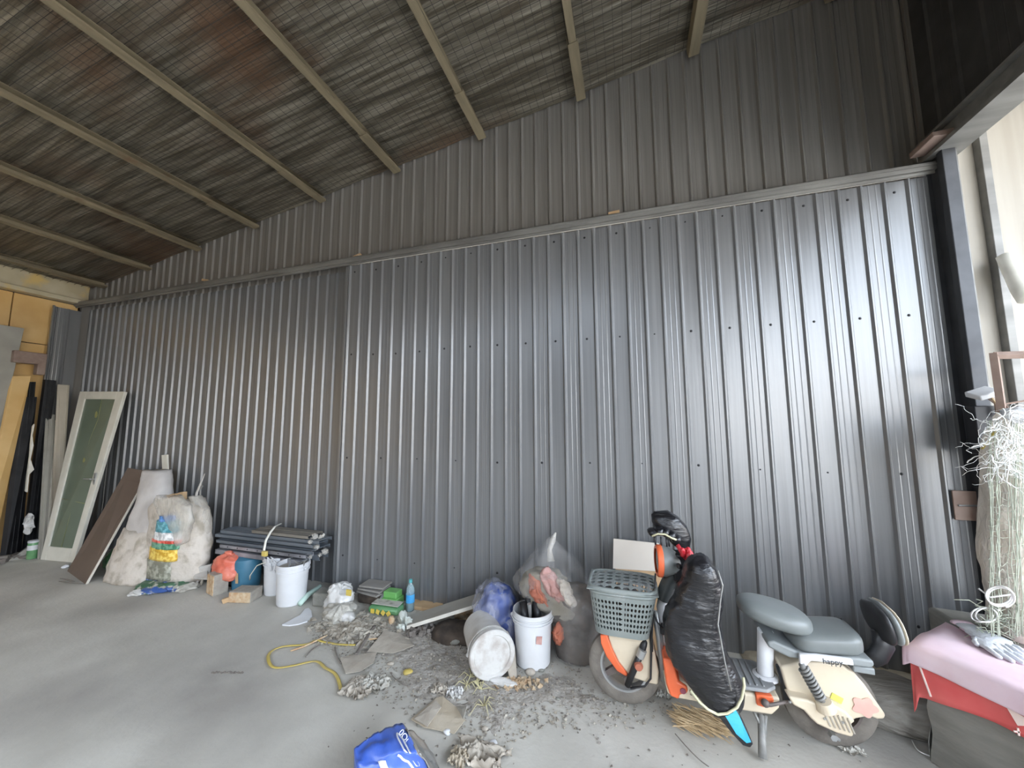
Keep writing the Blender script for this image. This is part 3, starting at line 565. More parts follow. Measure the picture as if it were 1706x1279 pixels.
b.tube([W(*p) for p in pts], .012, 6, flat=.35); o = single('white_strap', b, strapw, 'white strap looped around the bundled profiles', 'strap'); obj('yellow_clip', MB().box(W(441, 922, 3.0), (.06, .03, .05)), yellowm, o, bevel=.006)
b = MB().tube([W(463, 930, 3.05), W(448, 934, 3.0), W(428, 942, 2.95), W(417, 958, 2.92), G(412, 985)+V((0, .02, .11))], .011, 6, flat=.4); single('white_strap', b, strapw, 'white strap end hanging from the bundle down to the flat brick', 'strap')

def pail(c, ax=(0, 0, 1), r=.145, h=.36, label='', lid=False, m=None, handle=1, name='white_pail', hrot=0.):
    m = m or white_pl; c = V(c); ax = V(ax).normalized(); r_ = root(name, label, 'pail', c)
    rb = r*.86; pr = [(0, 0), (rb-.008, 0), (rb, .01), (r*.955, h*.80), (r*1.03, h*.80), (r*1.03, h*.83), (r*.965, h*.83), (r*.97, h*.90), (r*1.04, h*.90), (r*1.04, h*.92), (r, h*.925), (r, h), (r*.96, h), (r*.95, h*.85), (rb*.95, .02), (0, .02)]
    obj('body', MB().lathe(pr, c, ax, 48), m, r_, smooth=30)
    R = ax.to_track_quat('Z', 'Y').to_matrix(); b = MB(); pts = []
    Rz = Matrix.Rotation(hrot, 3, 'Z')
    for k in range(17):
        a = pi*k/16; q = V((cos(a)*r*1.06, sin(a)*r*1.0, 0)); tl_ = radians(22 if handle == 1 else 8)
        q = V((q.x, q.y*cos(tl_), (q.y*sin(tl_)*handle))); pts.append(c+R@(Rz@q+V((0, 0, h*.87))))
    b.tube(pts, .005, 6)
    for sg in (-1, 1): b.ball(c+R@(Rz@V((sg*r*1.05, 0, 0))+V((0, 0, h*.87))), .014, 2)
    obj('handle', b, m, r_)
    if lid:
        obj('lid', MB().lathe([(0, h+.006), (r*.82, h+.006), (r*.86, h+.016), (r*1.02, h+.016), (r*1.07, h+.008), (r*1.07, h-.025), (r*1.05, h-.03), (r*1.03, h-.02)], c, ax, 48), lid_m, r_, smooth=30)
    return r_
p1 = G(482, 1004); pail(p1+V((0, .02, 0)), r=.145, h=.37, label='clean white pail in front, near the bundled profiles', hrot=pi)
p2 = G(452, 990); pail(p2+V((0, .06, 0)), r=.13, h=.36, label='white pail half hidden behind the clean white pail', hrot=.5)
for i, (px, py, zz) in enumerate([(452, 936, .36), (488, 943, .38), (500, 941, .4)]):
    b = MB()
    for k in range(5):
        q = W(px+random.uniform(-5, 5), py+14, 2.98); b.tube([q, q+V((random.uniform(-.04, .04), random.uniform(-.03, .03), random.uniform(.06, .13))), q+V((random.uniform(-.05, .05), random.uniform(-.03, .03), random.uniform(.08, .15)))], [.010, .007, .004], 5)
    b.crumple(.008, 40, i); single('plastic_offcuts', b, [white_pl, silver, springm][i], ['white plastic offcuts sticking out of the half hidden pail', 'thin metal offcuts in the middle of the clean white pail', 'twisted offcuts at the right rim of the clean white pail'][i], 'offcuts')
b = MB().lathe([(0, .001), (.132, .001), (.132, 0)], p1+V((0, .02, .33)), (0, 0, 1), 40); single('pail_filling', b, mortar_m, 'grey dried paste filling the clean white pail', 'paste', kind='stuff')
# crescent shape, tube, stone
pts = [(470, 1040), (485, 1032), (500, 1024), (508, 1014), (514, 1012), (519, 1017), (520, 1026), (512, 1034), (497, 1039), (482, 1041)]
b = MB().prism([G(x, y, .012) for x, y in pts], (0, 0, -.010)); single('crescent_offcut', b, white_pl, 'white crescent shaped offcut lying on the floor right of the pails', 'offcut', smooth=0)
b = MB().tube([G(499, 1010)+V((0, 0, .02)), G(512, 1000)+V((0, 0, .05)), G(529, 990)+V((0, .03, .07))], [.022, .026, .018], 8); o = single('pale_green_tube', b, mat('pale_green_plastic', (.42, .56, .5), rough=.4), 'pale green squeezed tube between the pails and the grey stone', 'tube', smooth=True)
b = MB().box(G(531, 1010)+V((.02, .06, .06)), (.19, .14, .12), Matrix.Rotation(.2, 3, 'Z')); b.jit(.02, 9); single('grey_stone_block', b, stone, 'grey stone block between the pale green tube and the white bag', 'stone', bevel=.015)
# white bag and wrap pile
b = pxloft([(971, 560, 568), (978, 552, 576), (988, 549, 583), (998, 546, 585), (1008, 545, 580), (1018, 548, 576)], 2.98, .09, amp=.05, fr=11, seed=3)
o = single('white_plastic_bag', b, whitebag, 'crumpled white plastic bag leaning against the wall on the wrap pile', 'bag', smooth=True); obj('yellow_tag', MB().box(W(581, 987, 2.9), (.05, .01, .05)), yellowm, o)
b = pxloft([(1008, 553, 580), (1018, 545, 587), (1028, 541, 588), (1038, 545, 584), (1043, 556, 574)], 2.88, .10, amp=.06, fr=16, seed=6, zmin=.002); single('crumpled_wrap', b, greygauze, 'heap of crumpled grey and white wrap before the white plastic bag', 'wrap', smooth=True)
b = MB().ball(G(577, 1036)+V((0, 0, .04)), (.07, .04, .045), 3).crumple(.03, 20, 8, zmin=.002); single('white_film_scrap', b, whitebag, 'small bright white film lump at the front of the wrap heap', 'film', smooth=True)
# tiles, green box, crate, white tray
r_t = [(584, 1003, .02), (586, 1002, .045), (585, 1003, .07)]
cc = G(606, 1012)+V((0, .12, 0))
for k in range(3):
    b = MB().box(cc+V((.01*k, .01*k, .10+.028*k)), (.26, .16, .016), Matrix.Rotation(.10*k-.15, 3, 'Z')); single('ceramic_tile', b, tile_m, ['lowest grey tile of the small stack on the box', 'middle grey tile of the small stack on the box', 'top grey tile of the small stack on the box'][k], 'tile', 'grey tiles stacked by the wall', smooth=0, bevel=.002)
b = MB().box(cc+V((0, 0, .045)), (.22, .14, .088)); b.jit(.015, 12); single('dark_rubble_box', b, darkcloth, 'low dark box under the stack of grey tiles', 'box', bevel=.01)
b = MB().slab([W(612, 988, 3.22), W(643, 989, 3.22), W(641, 1003, 3.15), W(622, 1003, 3.15)], .02); b.slab([W(612, 986, 3.22), W(643, 987, 3.22), W(643, 990, 3.22), W(614, 990, 3.22)], .03); single('white_tray', b, white_pl, 'white plastic tray leaning between the grey tiles and the green box', 'tray', bevel=.003, smooth=0)
a = W(653, 1003, 3.2); b = MB().bb((a.x-.07, 3.16, .0), (a.x+.07, 3.26, .14)).bb((a.x-.07, 3.13, .0), (a.x+.09, 3.26, .09)); single('green_box', b, greenm, 'bright green plastic box against the wall left of the bottle', 'box', bevel=.006)
a = G(636, 1027)
r_ = root('printed_pack', 'clear and green printed pack with yellow marks lying before the green box', 'pack', a)
b = MB().box(a+V((0, .06, .045)), (.30, .12, .06), Matrix.Rotation(.05, 3, 'Z')); b.jit(.012, 9); obj('film', b, green2, r_, bevel=.02)
b = MB().box(a+V((0, .08, .083)), (.27, .10, .006), Matrix.Rotation(.05, 3, 'Z')); obj('clear_window', b, greygauze, r_, bevel=.002)
b = MB()
for k in range(4): b.box(a+V((-.09+k*.055, -.012, .04)), (.035, .008, .035), Matrix.Rotation(.3*k, 3, 'Y'))
obj('yellow_print', b, yellowm, r_)
# bottle
c = G(681, 1018)+V((0, .02, 0)); r_ = root('water_bottle', 'plastic bottle with a blue label and teal cap standing by the wall', 'bottle', c)
obj('bottle_body', MB().lathe([(0, 0), (.036, 0), (.039, .01), (.039, .08), (.036, .10), (.039, .12), (.039, .165), (.034, .2), (.016, .235), (.014, .25)], c, n=24), bottlem, r_, smooth=True)
obj('bottle_label', MB().lathe([(.0397, .075), (.0397, .145)], c, n=24), bottle_lab, r_, smooth=True); obj('dark_drink', MB().lathe([(0, .004), (.037, .004), (.037, .066), (0, .066)], c, n=24), black_pl, r_, smooth=30)
obj('cap', MB().lathe([(.0, .27), (.016, .27), (.017, .245), (.014, .243)], c, n=16), teal, r_)
b = MB().bb(c+V((-.04, .02, 0)), c+V((.26, .16, .03))); single('wood_board', b, wood, 'small brown board on the floor right of the bottle', 'board', bevel=.004, smooth=0)
b = MB().ball(G(652, 1038)+V((0, 0, .025)), (.03, .03, .035), 2).crumple(.01, 20); single('orange_wrapper', b, brick_m, 'small orange brown wrapper left of the long grey board end', 'wrapper')
# long grey board raised at its right end
la, lb_, rb_, ra = G(684, 1024, .06), G(678, 1042, .05), W(800, 1004, 3.0), W(800, 987, 3.18)
r_ = single('long_grey_board', MB().slab([lb_, rb_, ra, la], .022), greyp, 'long grey board propped up between the bottle and the blue bag', 'board', smooth=0)
d_ = (rb_-lb_); nrm = V((0, 0, 1)); obj('pale_edge', MB().prism([lb_+V((0, -.002, .001)), rb_+V((0, -.002, .001)), rb_+V((0, -.002, -.028)), lb_+V((0, -.002, -.028))], (0, -.004, 0)), paleedge, r_, smooth=0)
b = MB()
for (x, y, s_, h_) in ((672, 1040, .05, .06), (681, 1046, .05, .05), (668, 1050, .04, .03)): b.ball(G(x, y)+V((0, 0, h_*.8)), (s_, s_*.6, h_), 3)
b.crumple(.04, 20, 4, zmin=.002); single('crushed_wrapper', b, mat('greenish_white_film', (.5, .54, .49), rough=.35, col2=(.62, .64, .6), nscale=12), 'crushed greenish white wrapper under the low end of the long grey board', 'wrapper')
b = MB()
for k in range(70):
    q = G(random.uniform(678, 732), random.uniform(1044, 1064))+V((0, 0, random.uniform(.005, .04))); b.box(q, (random.uniform(.01, .035),)*3, Matrix.Rotation(random.uniform(0, 3), 3, 'Z')@Matrix.Rotation(random.uniform(0, 3), 3, 'X'))
single('dark_crumbs', b, chipd, 'heap of dark crumbs under the long grey board', 'crumbs', kind='stuff', smooth=0)
b = pxloft([(1040, 738, 770), (1048, 726, 790), (1058, 722, 792), (1066, 730, 788)], 2.9, .13, amp=.02, fr=8, zmin=.002, seed=1); single('dusty_cushion', b, darkcloth, 'dusty brown cushion on the floor beneath the long grey board', 'cushion', smooth=True)
b = MB().ball(G(755, 1078)+V((0, .04, .035)), (.06, .05, .04), 2).jit(.02, 14); single('dusty_stone', b, stone, 'dusty stone left of the toppled pail', 'stone', smooth=True)
b = MB().bb(W(765, 1028, 3.2)-V((0, 0, .02)), W(788, 1024, 3.1)); single('orange_batten', b, brick_m, 'short orange brown batten in the dark under the long grey board', 'batten', bevel=.003)
b = MB().ball(W(790, 1033, 3.0), (.03, .03, .05), 2); b.bb(W(770, 1040, 3.15)-V((.12, 0, 0)), V((-1.25, 3.3, .0))); b.jit(.02, 8); single('grey_lump', b, stone, 'grey lump in the shadow left of the blue bag', 'lump')

# toppled pail, upright pail, blue bag ball
lc = G(820, 1090, .158); dr = V((.58, -.81, -.0)).normalized(); h_ = .36
pail(lc-dr*h_, dr, r=.148, h=h_, label='dusty white pail lying on its side with its lid on', lid=True, m=dirty_white, handle=-.4, hrot=0)
up_c = G(888, 1101); r_ = pail(up_c, r=.142, h=.36, label='white pail standing beside the big clear bag', hrot=.2, handle=.01)
obj('stain', MB().slab([up_c+V((.055, -.127, .19)), up_c+V((.09, -.106, .18)), up_c+V((.095, -.106, .235)), up_c+V((.06, -.128, .24))], -.001), pinkc, r_, smooth=0, label='orange stain on the side')
b = MB(); 
for k in range(5): q = up_c+V((random.uniform(-.07, .05), random.uniform(-.05, .06), .20)); b.tube([q, q+V((random.uniform(-.05, .03), random.uniform(-.03, .03), random.uniform(.14, .24)))], random.uniform(.012, .03), 7)
single('pail_tools', b, black_pl, 'dark tools standing in the white pail beside the big clear bag', 'tools', smooth=True)
b = MB().tube([up_c+V((.0, -.05, .26)), up_c+V((-.005, -.07, .42))], [.006, .016], 8); single('small_torch', b, silver, 'small silver torch in the upright pail among the dark tools', 'torch')
# cracked panel between the pails
b = MB().slab([W(834, 1055, 2.72), W(846, 1050, 2.78), W(858, 1075, 2.72), G(862, 1132), G(853, 1137), W(840, 1095, 2.6)], .012); single('cracked_panel', b, paperm, 'cracked beige panel leaning between the toppled pail and the upright pail', 'panel', smooth=0, bevel=.003)
b = MB().ball(G(838, 1139)+V((0, 0, .012)), (.10, .035, .018), 3).crumple(.02, 18, 6, zmin=.002); single('white_rag', b, whitebag, 'torn white scrap below the lid of the toppled pail', 'rag')
rows = [(970, 806, 832), (980, 797, 850), (995, 792, 860), (1015, 791, 867), (1035, 794, 870), (1052, 808, 872), (1070, 822, 872)]
c_ = root('blue_rag_bag', 'clear bag stuffed with blue cloth beside the long grey board', 'bag', W(830, 1070, 2.95).xy.to_3d())
obj('blue_cloth', pxloft([(y, xl+4+(8 if y < 1000 else 0), xr-3) for y, xl, xr in rows], 2.95, .15, amp=.03, fr=8, seed=12), darkblue, c_, smooth=True)
obj('film', pxloft(rows, 2.95, .17, amp=.035, fr=9, seed=11), clearblue, c_, smooth=True)
# big clear bag of clothes
rows = [(893, 921, 927), (902, 908, 928), (915, 895, 940), (930, 884, 957), (945, 872, 970), (962, 857, 981), (980, 862, 991), (1000, 885, 997), (1020, 912, 1002), (1045, 920, 1006), (1070, 921, 1009), (1092, 924, 1006), (1104, 935, 990)]
cb = root('clear_clothes_bag', 'big clear plastic bag stuffed with old clothes beside the scooter', 'bag', (-.5, 3.0, 0))
inner = [(y, xl+4, xr-5) for y, xl, xr in rows[3:]]
obj('clothes', pxloft(inner[3:], 3.0, .19, amp=.03, fr=6, seed=21, zmin=.002), darkcloth, cb, smooth=True, label='dark clothes in the bag')
obj('clothes', pxloft([(950, 885, 930), (962, 872, 945), (978, 864, 948), (995, 872, 955), (1010, 892, 965), (1022, 915, 960)], 2.9, .10, amp=.03, fr=8, seed=22), olive, cb, smooth=True, label='olive clothes in the bag')
for (x, y, rx, rz, an, m_, lb) in ((898, 984, .048, .13, -.55, orangec, 'orange folded garment in the bag'), (920, 973, .055, .13, -.6, pinkc, 'pink garment in the bag'), (943, 985, .04, .10, -.5, sackw, 'pale garment in the bag'), (930, 1056, .035, .075, 0, orangec, 'lower orange garment')):
    b = MB().ball(W(x, y, 2.82), (rx, .05, rz), 4, Matrix.Rotation(-an*1.0, 3, 'Y').inverted()); b.crumple(.045, 16, x); obj('clothes', b, m_, cb, smooth=True, label=lb)
obj('film', pxloft(rows, 3.0, .22, n=56, amp=.03, fr=6, seed=20, zmin=.002), clearbag, cb, smooth=True)
b = MB().tube([W(918, 935, 2.95), W(916, 915, 2.97), W(921, 900, 3.0), W(926, 887, 3.0)], [.03, .016, .022, .006], 8); b.crumple(.01, 30, 2); obj('knot', b, milky, cb, smooth=True)

# ------------------------------------------------------------ dirt patch, bands, paper, cardboard
poly = [(505, 1042), (560, 1030), (640, 1026), (720, 1030), (800, 1050), (870, 1100), (960, 1105), (1050, 1150), (1130, 1180), (1060, 1215), (900, 1215), (830, 1255), (770, 1230), (690, 1200), (640, 1170), (610, 1120), (560, 1090), (520, 1070)]
P2 = [G(x, y).xy for x, y in poly]
def inside(p):
    c = False; j = len(P2)-1
    for i in range(len(P2)):
        a, b_ = P2[i], P2[j]
        if (a.y > p.y) != (b_.y > p.y) and p.x < (b_.x-a.x)*(p.y-a.y)/(b_.y-a.y)+a.x: c = not c
        j = i
    return c
def pdist(p):
    d = 9
    for i in range(len(P2)):
        a, b_ = P2[i-1], P2[i]; t = max(0, min(1, (p-a).dot(b_-a)/(b_-a).length_squared)); d = min(d, (p-a-(b_-a)*t).length)
    return d
b = MB(); x0, x1, y0, y1 = -2.95, .7, 1.7, 3.32; NX, NY = 190, 84
def dz(x, y):
    p = V((x, y)).xy; d = pdist(p); s_ = min(1, d/.28)*(1 if inside(p) else -1)
    if y > 3.0: s_ = max(s_, (y-3.0)/.3*.7 if -2.9 < x < .6 else s_)
    n1 = noise.noise(V((x*3.1, y*3.1, 2))); n2 = noise.noise(V((x*16, y*16, 5))); n3 = noise.noise(V((x*40, y*40, 1)))
    return -.012+.020*s_+.010*n1+.009*n2*max(0, s_+.3)+.005*n3*max(0, s_+.3)
b.grid(lambda u, v: V((x0+(x1-x0)*u, y0+(y1-y0)*v, max(-.012, dz(x0+(x1-x0)*u, y0+(y1-y0)*v)))), NX, NY)
single('dirt_patch', b, dirt_m, 'thin spread of loose dirt on the concrete before the wall', 'dirt', kind='stuff', smooth=True)
def inpoly():
    while True:
        x, y = random.uniform(x0, x1), random.uniform(y0, 3.25)
        if inside(V((x, y)).xy): return x, y
def chips(n, m, label, name, smin, smax, fn, flat=.25):
    b = MB()
    for k in range(n):
        x, y = fn(); s_ = random.uniform(smin, smax); R = Matrix.Rotation(random.uniform(0, 6.3), 3, 'Z')@Matrix.Rotation(random.uniform(-.7, .7), 3, 'X'); c = V((x, y, max(0, dz(x, y))+s_*.2+.002))
        b.add([c+R@V((-s_, -s_*.4, 0)), c+R@V((0, -s_*.5, s_*flat)), c+R@V((s_, -s_*.1, 0)), c+R@V((s_*.4, s_*.5, -s_*flat)), c+R@V((-s_*.6, s_*.4, s_*flat*.6))], [(0, 1, 4), (1, 3, 4), (1, 2, 3)])
    single(name, b, m, label, 'debris', kind='stuff', smooth=0, solid=.0015)
chips(1700, chipm, 'pale dry chips and leaf scraps spread over the dirt', 'dry_chips', .003, .012, inpoly)
chips(900, chipd, 'dark dry crumbs spread over the dirt', 'dark_chips', .003, .010, inpoly)
def near():
    p = G(random.gauss(590, 30), random.gauss(1052, 12)); return p.x, p.y
chips(420, chipm, 'dense heap of dry scraps before the printed pack', 'dry_scraps', .015, .045, near)
def wide():
    return random.uniform(-1.6, 1.3), random.uniform(1.7, 2.6)
chips(220, chipd, 'sparse crumbs on the bare concrete in front', 'floor_crumbs', .003, .009, wide)
def leaf(): 
    p = G(random.gauss(868, 16), random.gauss(1140, 6)); return p.x, p.y
chips(90, mat('dry_leaf', (.42, .28, .16), rough=.9, col2=(.5, .4, .28), nscale=20), 'dry brown leaves gathered at the foot of the cracked panel', 'dry_leaves', .012, .03, leaf, .5)
# bands
def band(pts, m, label, name='packing_band', cat='band', r=.009, flat=.3, z=.012, grp=None):
    ps = [G(x, y, z+(dz_ if len(q) > 2 else 0)) for q in pts for x, y, dz_ in [(q[0], q[1], q[2] if len(q) > 2 else 0)]]
    cur = []
    for i in range(len(ps)-1):
        a, b_, c_, d_ = ps[max(0, i-1)], ps[i], ps[i+1], ps[min(len(ps)-1, i+2)]
        for k in range(5):
            t = k/5; cur.append(.5*((2*b_)+(c_-a)*t+(2*a-5*b_+4*c_-d_)*t*t+(-a+3*b_-3*c_+d_)*t**3))
    cur.append(ps[-1]); return single(name, MB().tube(cur, r, 6, flat=flat), m, label, cat, grp, smooth=True)
band([(592, 1074), (565, 1073), (540, 1069), (527, 1066), (510, 1073), (475, 1076), (456, 1082), (447, 1092), (450, 1106), (462, 1112), (490, 1108), (526, 1101), (542, 1112), (556, 1120), (563, 1130), (568, 1148)], yellowband, 'long yellow packing band looping over the floor left of the dirt', r=.011)
band([(484, 1084), (510, 1075), (545, 1058)], brick_m, 'orange stick crossing the yellow packing band', 'thin_stick', 'stick', .006, 1)
band([(510, 1094), (520, 1082), (534, 1074)], chipd, 'dark bent twig inside the loop of the yellow band', 'twig', 'twig', .005, 1)
band([(593, 1090), (603, 1075), (612, 1060), (624, 1042)], chipd, 'long dark strip standing out of the dirt behind the paper clump', 'dark_strip', 'strip', .014, .3, .03)
band([(558, 1078), (562, 1095), (568, 1105)], chipd, 'short dark twig at the left edge of the dirt', 'twig', 'twig', .005, 1)
band([(650, 1120), (656, 1128), (668, 1138), (682, 1143)], chipd, 'thin curved twig in the middle of the dirt', 'twig', 'twig', .003, 1)
band([(1125, 1222), (1145, 1245), (1165, 1265), (1181, 1277)], chipd, 'long thin wire on the bare floor before the straw', 'thin_wire', 'wire', .0025, 1)
band([(1465, 1148), (1490, 1160), (1500, 1166)], chipd, 'short dark stick on the weathered log', 'stick', 'stick', .006, 1, .16)
band([(1519, 1232), (1530, 1250), (1556, 1262), (1580, 1275)], wirew, 'pale wire lying at the foot of the wrapped block', 'pale_wire', 'wire', .003, 1)
band([(745, 1135), (748, 1148), (752, 1155), (746, 1162)], chipd, 'dark curly twig left of the weeds', 'twig', 'twig', .003, 1, .02)
b = MB()
for k in range(26):
    q = G(355+k*2+random.uniform(-1, 1), 1120+random.uniform(-1, 1), .003); b.ball(q, random.uniform(.004, .008), 1)
single('dark_grit_line', b, chipd, 'short line of dark grit on the bare floor left of the yellow band', 'grit', kind='stuff')
for i, (x0_, y0_, x1_, y1_) in enumerate([(98, 968, 140, 972), (100, 963, 125, 968), (560, 1040, 600, 1030), (570, 1060, 615, 1046), (590, 1068, 640, 1062), (640, 1072, 655, 1064)]):
    single('wood_splinter', MB().tube([G(x0_, y0_, .012), G((x0_+x1_)/2, (y0_+y1_)/2, .02), G(x1_, y1_, .014)], [.003, .007, .003], 5), [chipd, chipd, chipm, chipm, wood, chipd][i], ['dark splinter on the floor at the foot of the brown plank', 'shorter dark splinter behind the other at the brown plank foot', 'pale splinter at the back of the dry scraps', 'pale splinter in the middle of the dry scraps', 'yellowish splinter at the front of the dry scraps', 'short dark splinter right of the long dark strip'][i], 'splinter')
# flat dusty papers / cardboards
def flat(pts, m, label, name, cat, z=.015, t=.004, lift=None, sub=0):
    ps = [G(x, y, z+(l if lift else 0)) for (x, y), l in zip(pts, lift or [0]*len(pts))]
    c = sum(ps, V())/len(ps); b = MB(); n = len(ps)
    vs = ps+[c+V((0, 0, .006))]; fs = [(i, (i+1) % n, n) for i in range(n)]; 
    nm = (vs[fs[0][1]]-vs[fs[0][0]]).cross(vs[n]-vs[fs[0][0]])
    if nm.z < 0: fs = [f[::-1] for f in fs]
    b.add(vs, fs); return single(name, b, m, label, cat, smooth=0, solid=t)
flat([(685, 1198), (728, 1162), (738, 1160), (760, 1178), (775, 1199), (757, 1222), (735, 1217), (706, 1211)], cardm, 'flattened dusty cardboard sheet lying on the floor above the blue bag', 'flat_cardboard', 'cardboard', lift=[0, .0, .004, 0, .0, 0, .0, .0])
flat([(690, 1197), (712, 1210), (735, 1178), (726, 1166)], paperm, 'greyer loose leaf lying on the left part of the flattened cardboard', 'loose_leaf', 'paper', .024)
flat([(760, 1176), (778, 1176), (772, 1198)], greyp, 'grey folded corner beside the flattened cardboard sheet', 'folded_flap', 'cardboard', .02, lift=[0, .04, .01])
flat([(566, 1095), (628, 1086), (622, 1104), (600, 1118), (576, 1122)], paperm, 'flat grey dusty sheet beneath the crumpled paper clump', 'dusty_sheet', 'sheet', .018)
flat([(612, 1085), (640, 1050), (668, 1056), (690, 1075), (655, 1088)], paperm, 'flat dusty sheet behind the dark strip', 'dusty_sheet', 'sheet', .018, lift=[0, .02, 0, .01, 0])
def crumpsheet(c, rx, ry, rz, seed):
    def f(u, v):
        a, e = u*2-1, v*2-1; q = V((a*2.2+seed, e*2.2, seed)); k = 1-.25*abs(noise.noise(q*1.3))
        x_ = a*rx*k+.35*rx*noise.noise(q+V((4, 0, 0))); y_ = e*ry*k+.35*ry*noise.noise(q+V((0, 4, 0))); z_ = (.28-abs(noise.noise(q*1.1)))*2.6+(.25-abs(noise.noise(q*2.7)))*1.1
        return c+V((x_, y_, max(.003, .004+rz*z_*(1-.5*max(abs(a), abs(e))**3)+rz*.35)))
    return MB().grid(f, 34, 34)
for i, (x, y, rx, ry, rz, lb) in enumerate([(600, 1150, .10, .09, .035, 'crumpled dusty paper clump, large one near the yellow band end'), (622, 1142, .09, .07, .04, 'pale crumpled paper right beside the large clump'), (733, 1152, .055, .04, .03, 'small crumpled paper above the flattened cardboard'), (758, 1158, .05, .04, .035, 'reddish white crumpled paper right of the small one'), (620, 1062, .05, .04, .03, 'crumpled paper amid the dry scraps before the printed pack'), (800, 1262, .14, .07, .04, 'crumpled paper on the floor at the right of the blue bag'), (765, 1268, .05, .05, .04, 'beige crumpled paper touching the blue bag'), (1105, 1161, .045, .03, .03, 'crumpled scrap behind the front wheel of the scooter'), (1418, 1252, .06, .03, .02, 'grey film scrap on the floor before the rear wheel'), (735, 1063, .04, .03, .03, 'crumpled scrap amid the dark crumbs')]):
    b = crumpsheet(G(x, y), rx, ry, rz, i*2.3); single('crumpled_paper', b, [paperm, greygauze, paperm, whitebag, paperm, paperm, cardm, greygauze, greygauze, paperm][i], lb, 'paper', smooth=True)
for i, (x, y) in enumerate([(785, 1130), (793, 1140), (802, 1150), (778, 1143), (806, 1178)]):
    b = MB(); c_ = G(x, y)
    for k in range(7):
        a = random.uniform(0, 6.3); l = random.uniform(.04, .11); b.tube([c_+V((0, 0, .008)), c_+V((cos(a)*l*.5, sin(a)*l*.5, .02+random.random()*.03)), c_+V((cos(a)*l, sin(a)*l, .01))], [.003, .003, .001], 4)
    single('dried_weed', b, mat('dried_weed%d' % i, (.42, .38, .22), rough=.9), ['dried weed tuft left below the toppled pail', 'second dried weed tuft below the toppled pail', 'dried weed tuft farther in front of the toppled pail', 'leftmost dried weed tuft near the curly twig', 'lone dried weed right of the flattened cardboard'][i], 'weed', 'dried weeds in front of the toppled pail')
for i, (x, y, s_) in enumerate([(650, 1107, .02), (680, 1121, .025), (672, 1082, .02), (884, 1122, .025), (900, 1118, .02), (930, 1165, .012), (1476, 1211, .02), (808, 1215, .015), (700, 1208, .02), (745, 1222, .02), (820, 1240, .022)]):
    b = MB().ball(G(x, y)+V((0, 0, s_*.4)), (s_*1.3, s_, s_*.6), 2).jit(s_*.5, 20, i); single('pebble', b, [paperm, yellowband, paperm, paperm, stone, stone, brick_m, paperm, stone, white_pl, white_pl][i],
        ['whitish chip in the dirt right of the dusty sheet', 'yellow chip in the middle of the dirt', 'pale chip behind the yellow chip', 'pale stone at the foot of the white upright pail', 'grey pebble before the big clear bag', 'tiny grey pebble on bare floor before the bag', 'reddish pebble right of the rear wheel', 'pale chip right of the flattened cardboard', 'grey pebble at the left tip of the flattened cardboard', 'white chip under the flattened cardboard edge', 'white chip near the crumpled paper at front'][i], 'pebble', smooth=True)

# blue printed bag in the foreground
A = [(590, 1247), (625, 1232), (650, 1218), (671, 1205), (680, 1222), (695, 1252), (716, 1279), (725, 1300), (600, 1305)]
ps = [G(x, y, z) for (x, y), z in zip(A, [.16, .18, .18, .17, .20, .20, .14, .05, .12])]
bb_ = root('blue_printed_bag', 'crumpled blue printed bag lying in the foreground', 'bag', G(650, 1290))
def blueb(u, v):
    l = ps[0].lerp(ps[8], v); r1 = ps[3].lerp(ps[5].lerp(ps[7], max(0, v*2-1)) if v > .5 else ps[5], min(1, v*2)) if v <= .5 else ps[5].lerp(ps[7], v*2-1)
    top = l.lerp(r1, u); return top+V((0, 0, .02*sin(u*pi)+.018*noise.noise(V((u*5, v*5, 1)))+.012*abs(noise.noise(V((u*12, v*4, 3))))))
b = MB().grid(blueb, 28, 20)
def side(u, v):
    t = blueb(u, 0); q = t.copy(); q.z = .004; q.y += .01; return t.lerp(q, v)+V((0, .015*noise.noise(V((u*6, v*4, 0))), 0))
b.grid(side, 28, 8); b.grid(lambda u, v: blueb(0, u).lerp(V((blueb(0, u).x+.01, blueb(0, u).y, .004)), v), 12, 6)
obj('bag_front', b, bluebag, bb_, smooth=True, solid=.003)
e0 = [ps[3], ps[4], ps[5], ps[6], ps[7]]; o0 = [G(682, 1216, .10), G(705, 1232, .05), G(722, 1258, .02), G(736, 1290, .01), G(745, 1310, .01)]
def gus(u, v):
    k = min(3, int(u*4)); t = u*4-k; return e0[k].lerp(e0[k+1], t).lerp(o0[k].lerp(o0[k+1], t), v)+V((0, 0, .02*noise.noise(V((u*7, v*5, 4)))-.02*sin(v*pi)))
obj('bag_gusset', MB().grid(gus, 24, 10), greyfilm, bb_, smooth=True, solid=.003)
q0, q1 = blueb(.80, .28), blueb(.88, .98); xd = (q1-q0); yd = blueb(.9, .28)-q0
up3 = V((0, 0, .022)); L_ = []
for k in range(24):
    a = 2*pi*k/24; ex = .5+math.copysign(abs(cos(a))**.35, cos(a))*.5; L_.append(blueb(.78+.07*ex+.045*sin(a), .22+.6*ex)+V((0, 0, .012)))
obj('printed_outline', MB().tube(L_, .0035, 5, closed=True), white_pl, bb_)
tt = text('0OGOG80', .036, blueb(.775, .26)+V((0, 0, .022)), blueb(.86, .82)-blueb(.775, .26), blueb(.9, .3)-blueb(.78, .3), white_pl, bb_)
obj('white_print', MB().grid(lambda u, v: blueb(.28+.12*u, .72+.2*v)+V((0, 0, .012)), 3, 3), white_pl, bb_, smooth=True, solid=.002)
obj('printed_curve', MB().tube([blueb(.62+.02*k*(1 if k < 4 else 1), .62+.045*k)+V((0, 0, .012)) for k in range(8)], .006, 5), white_pl, bb_)

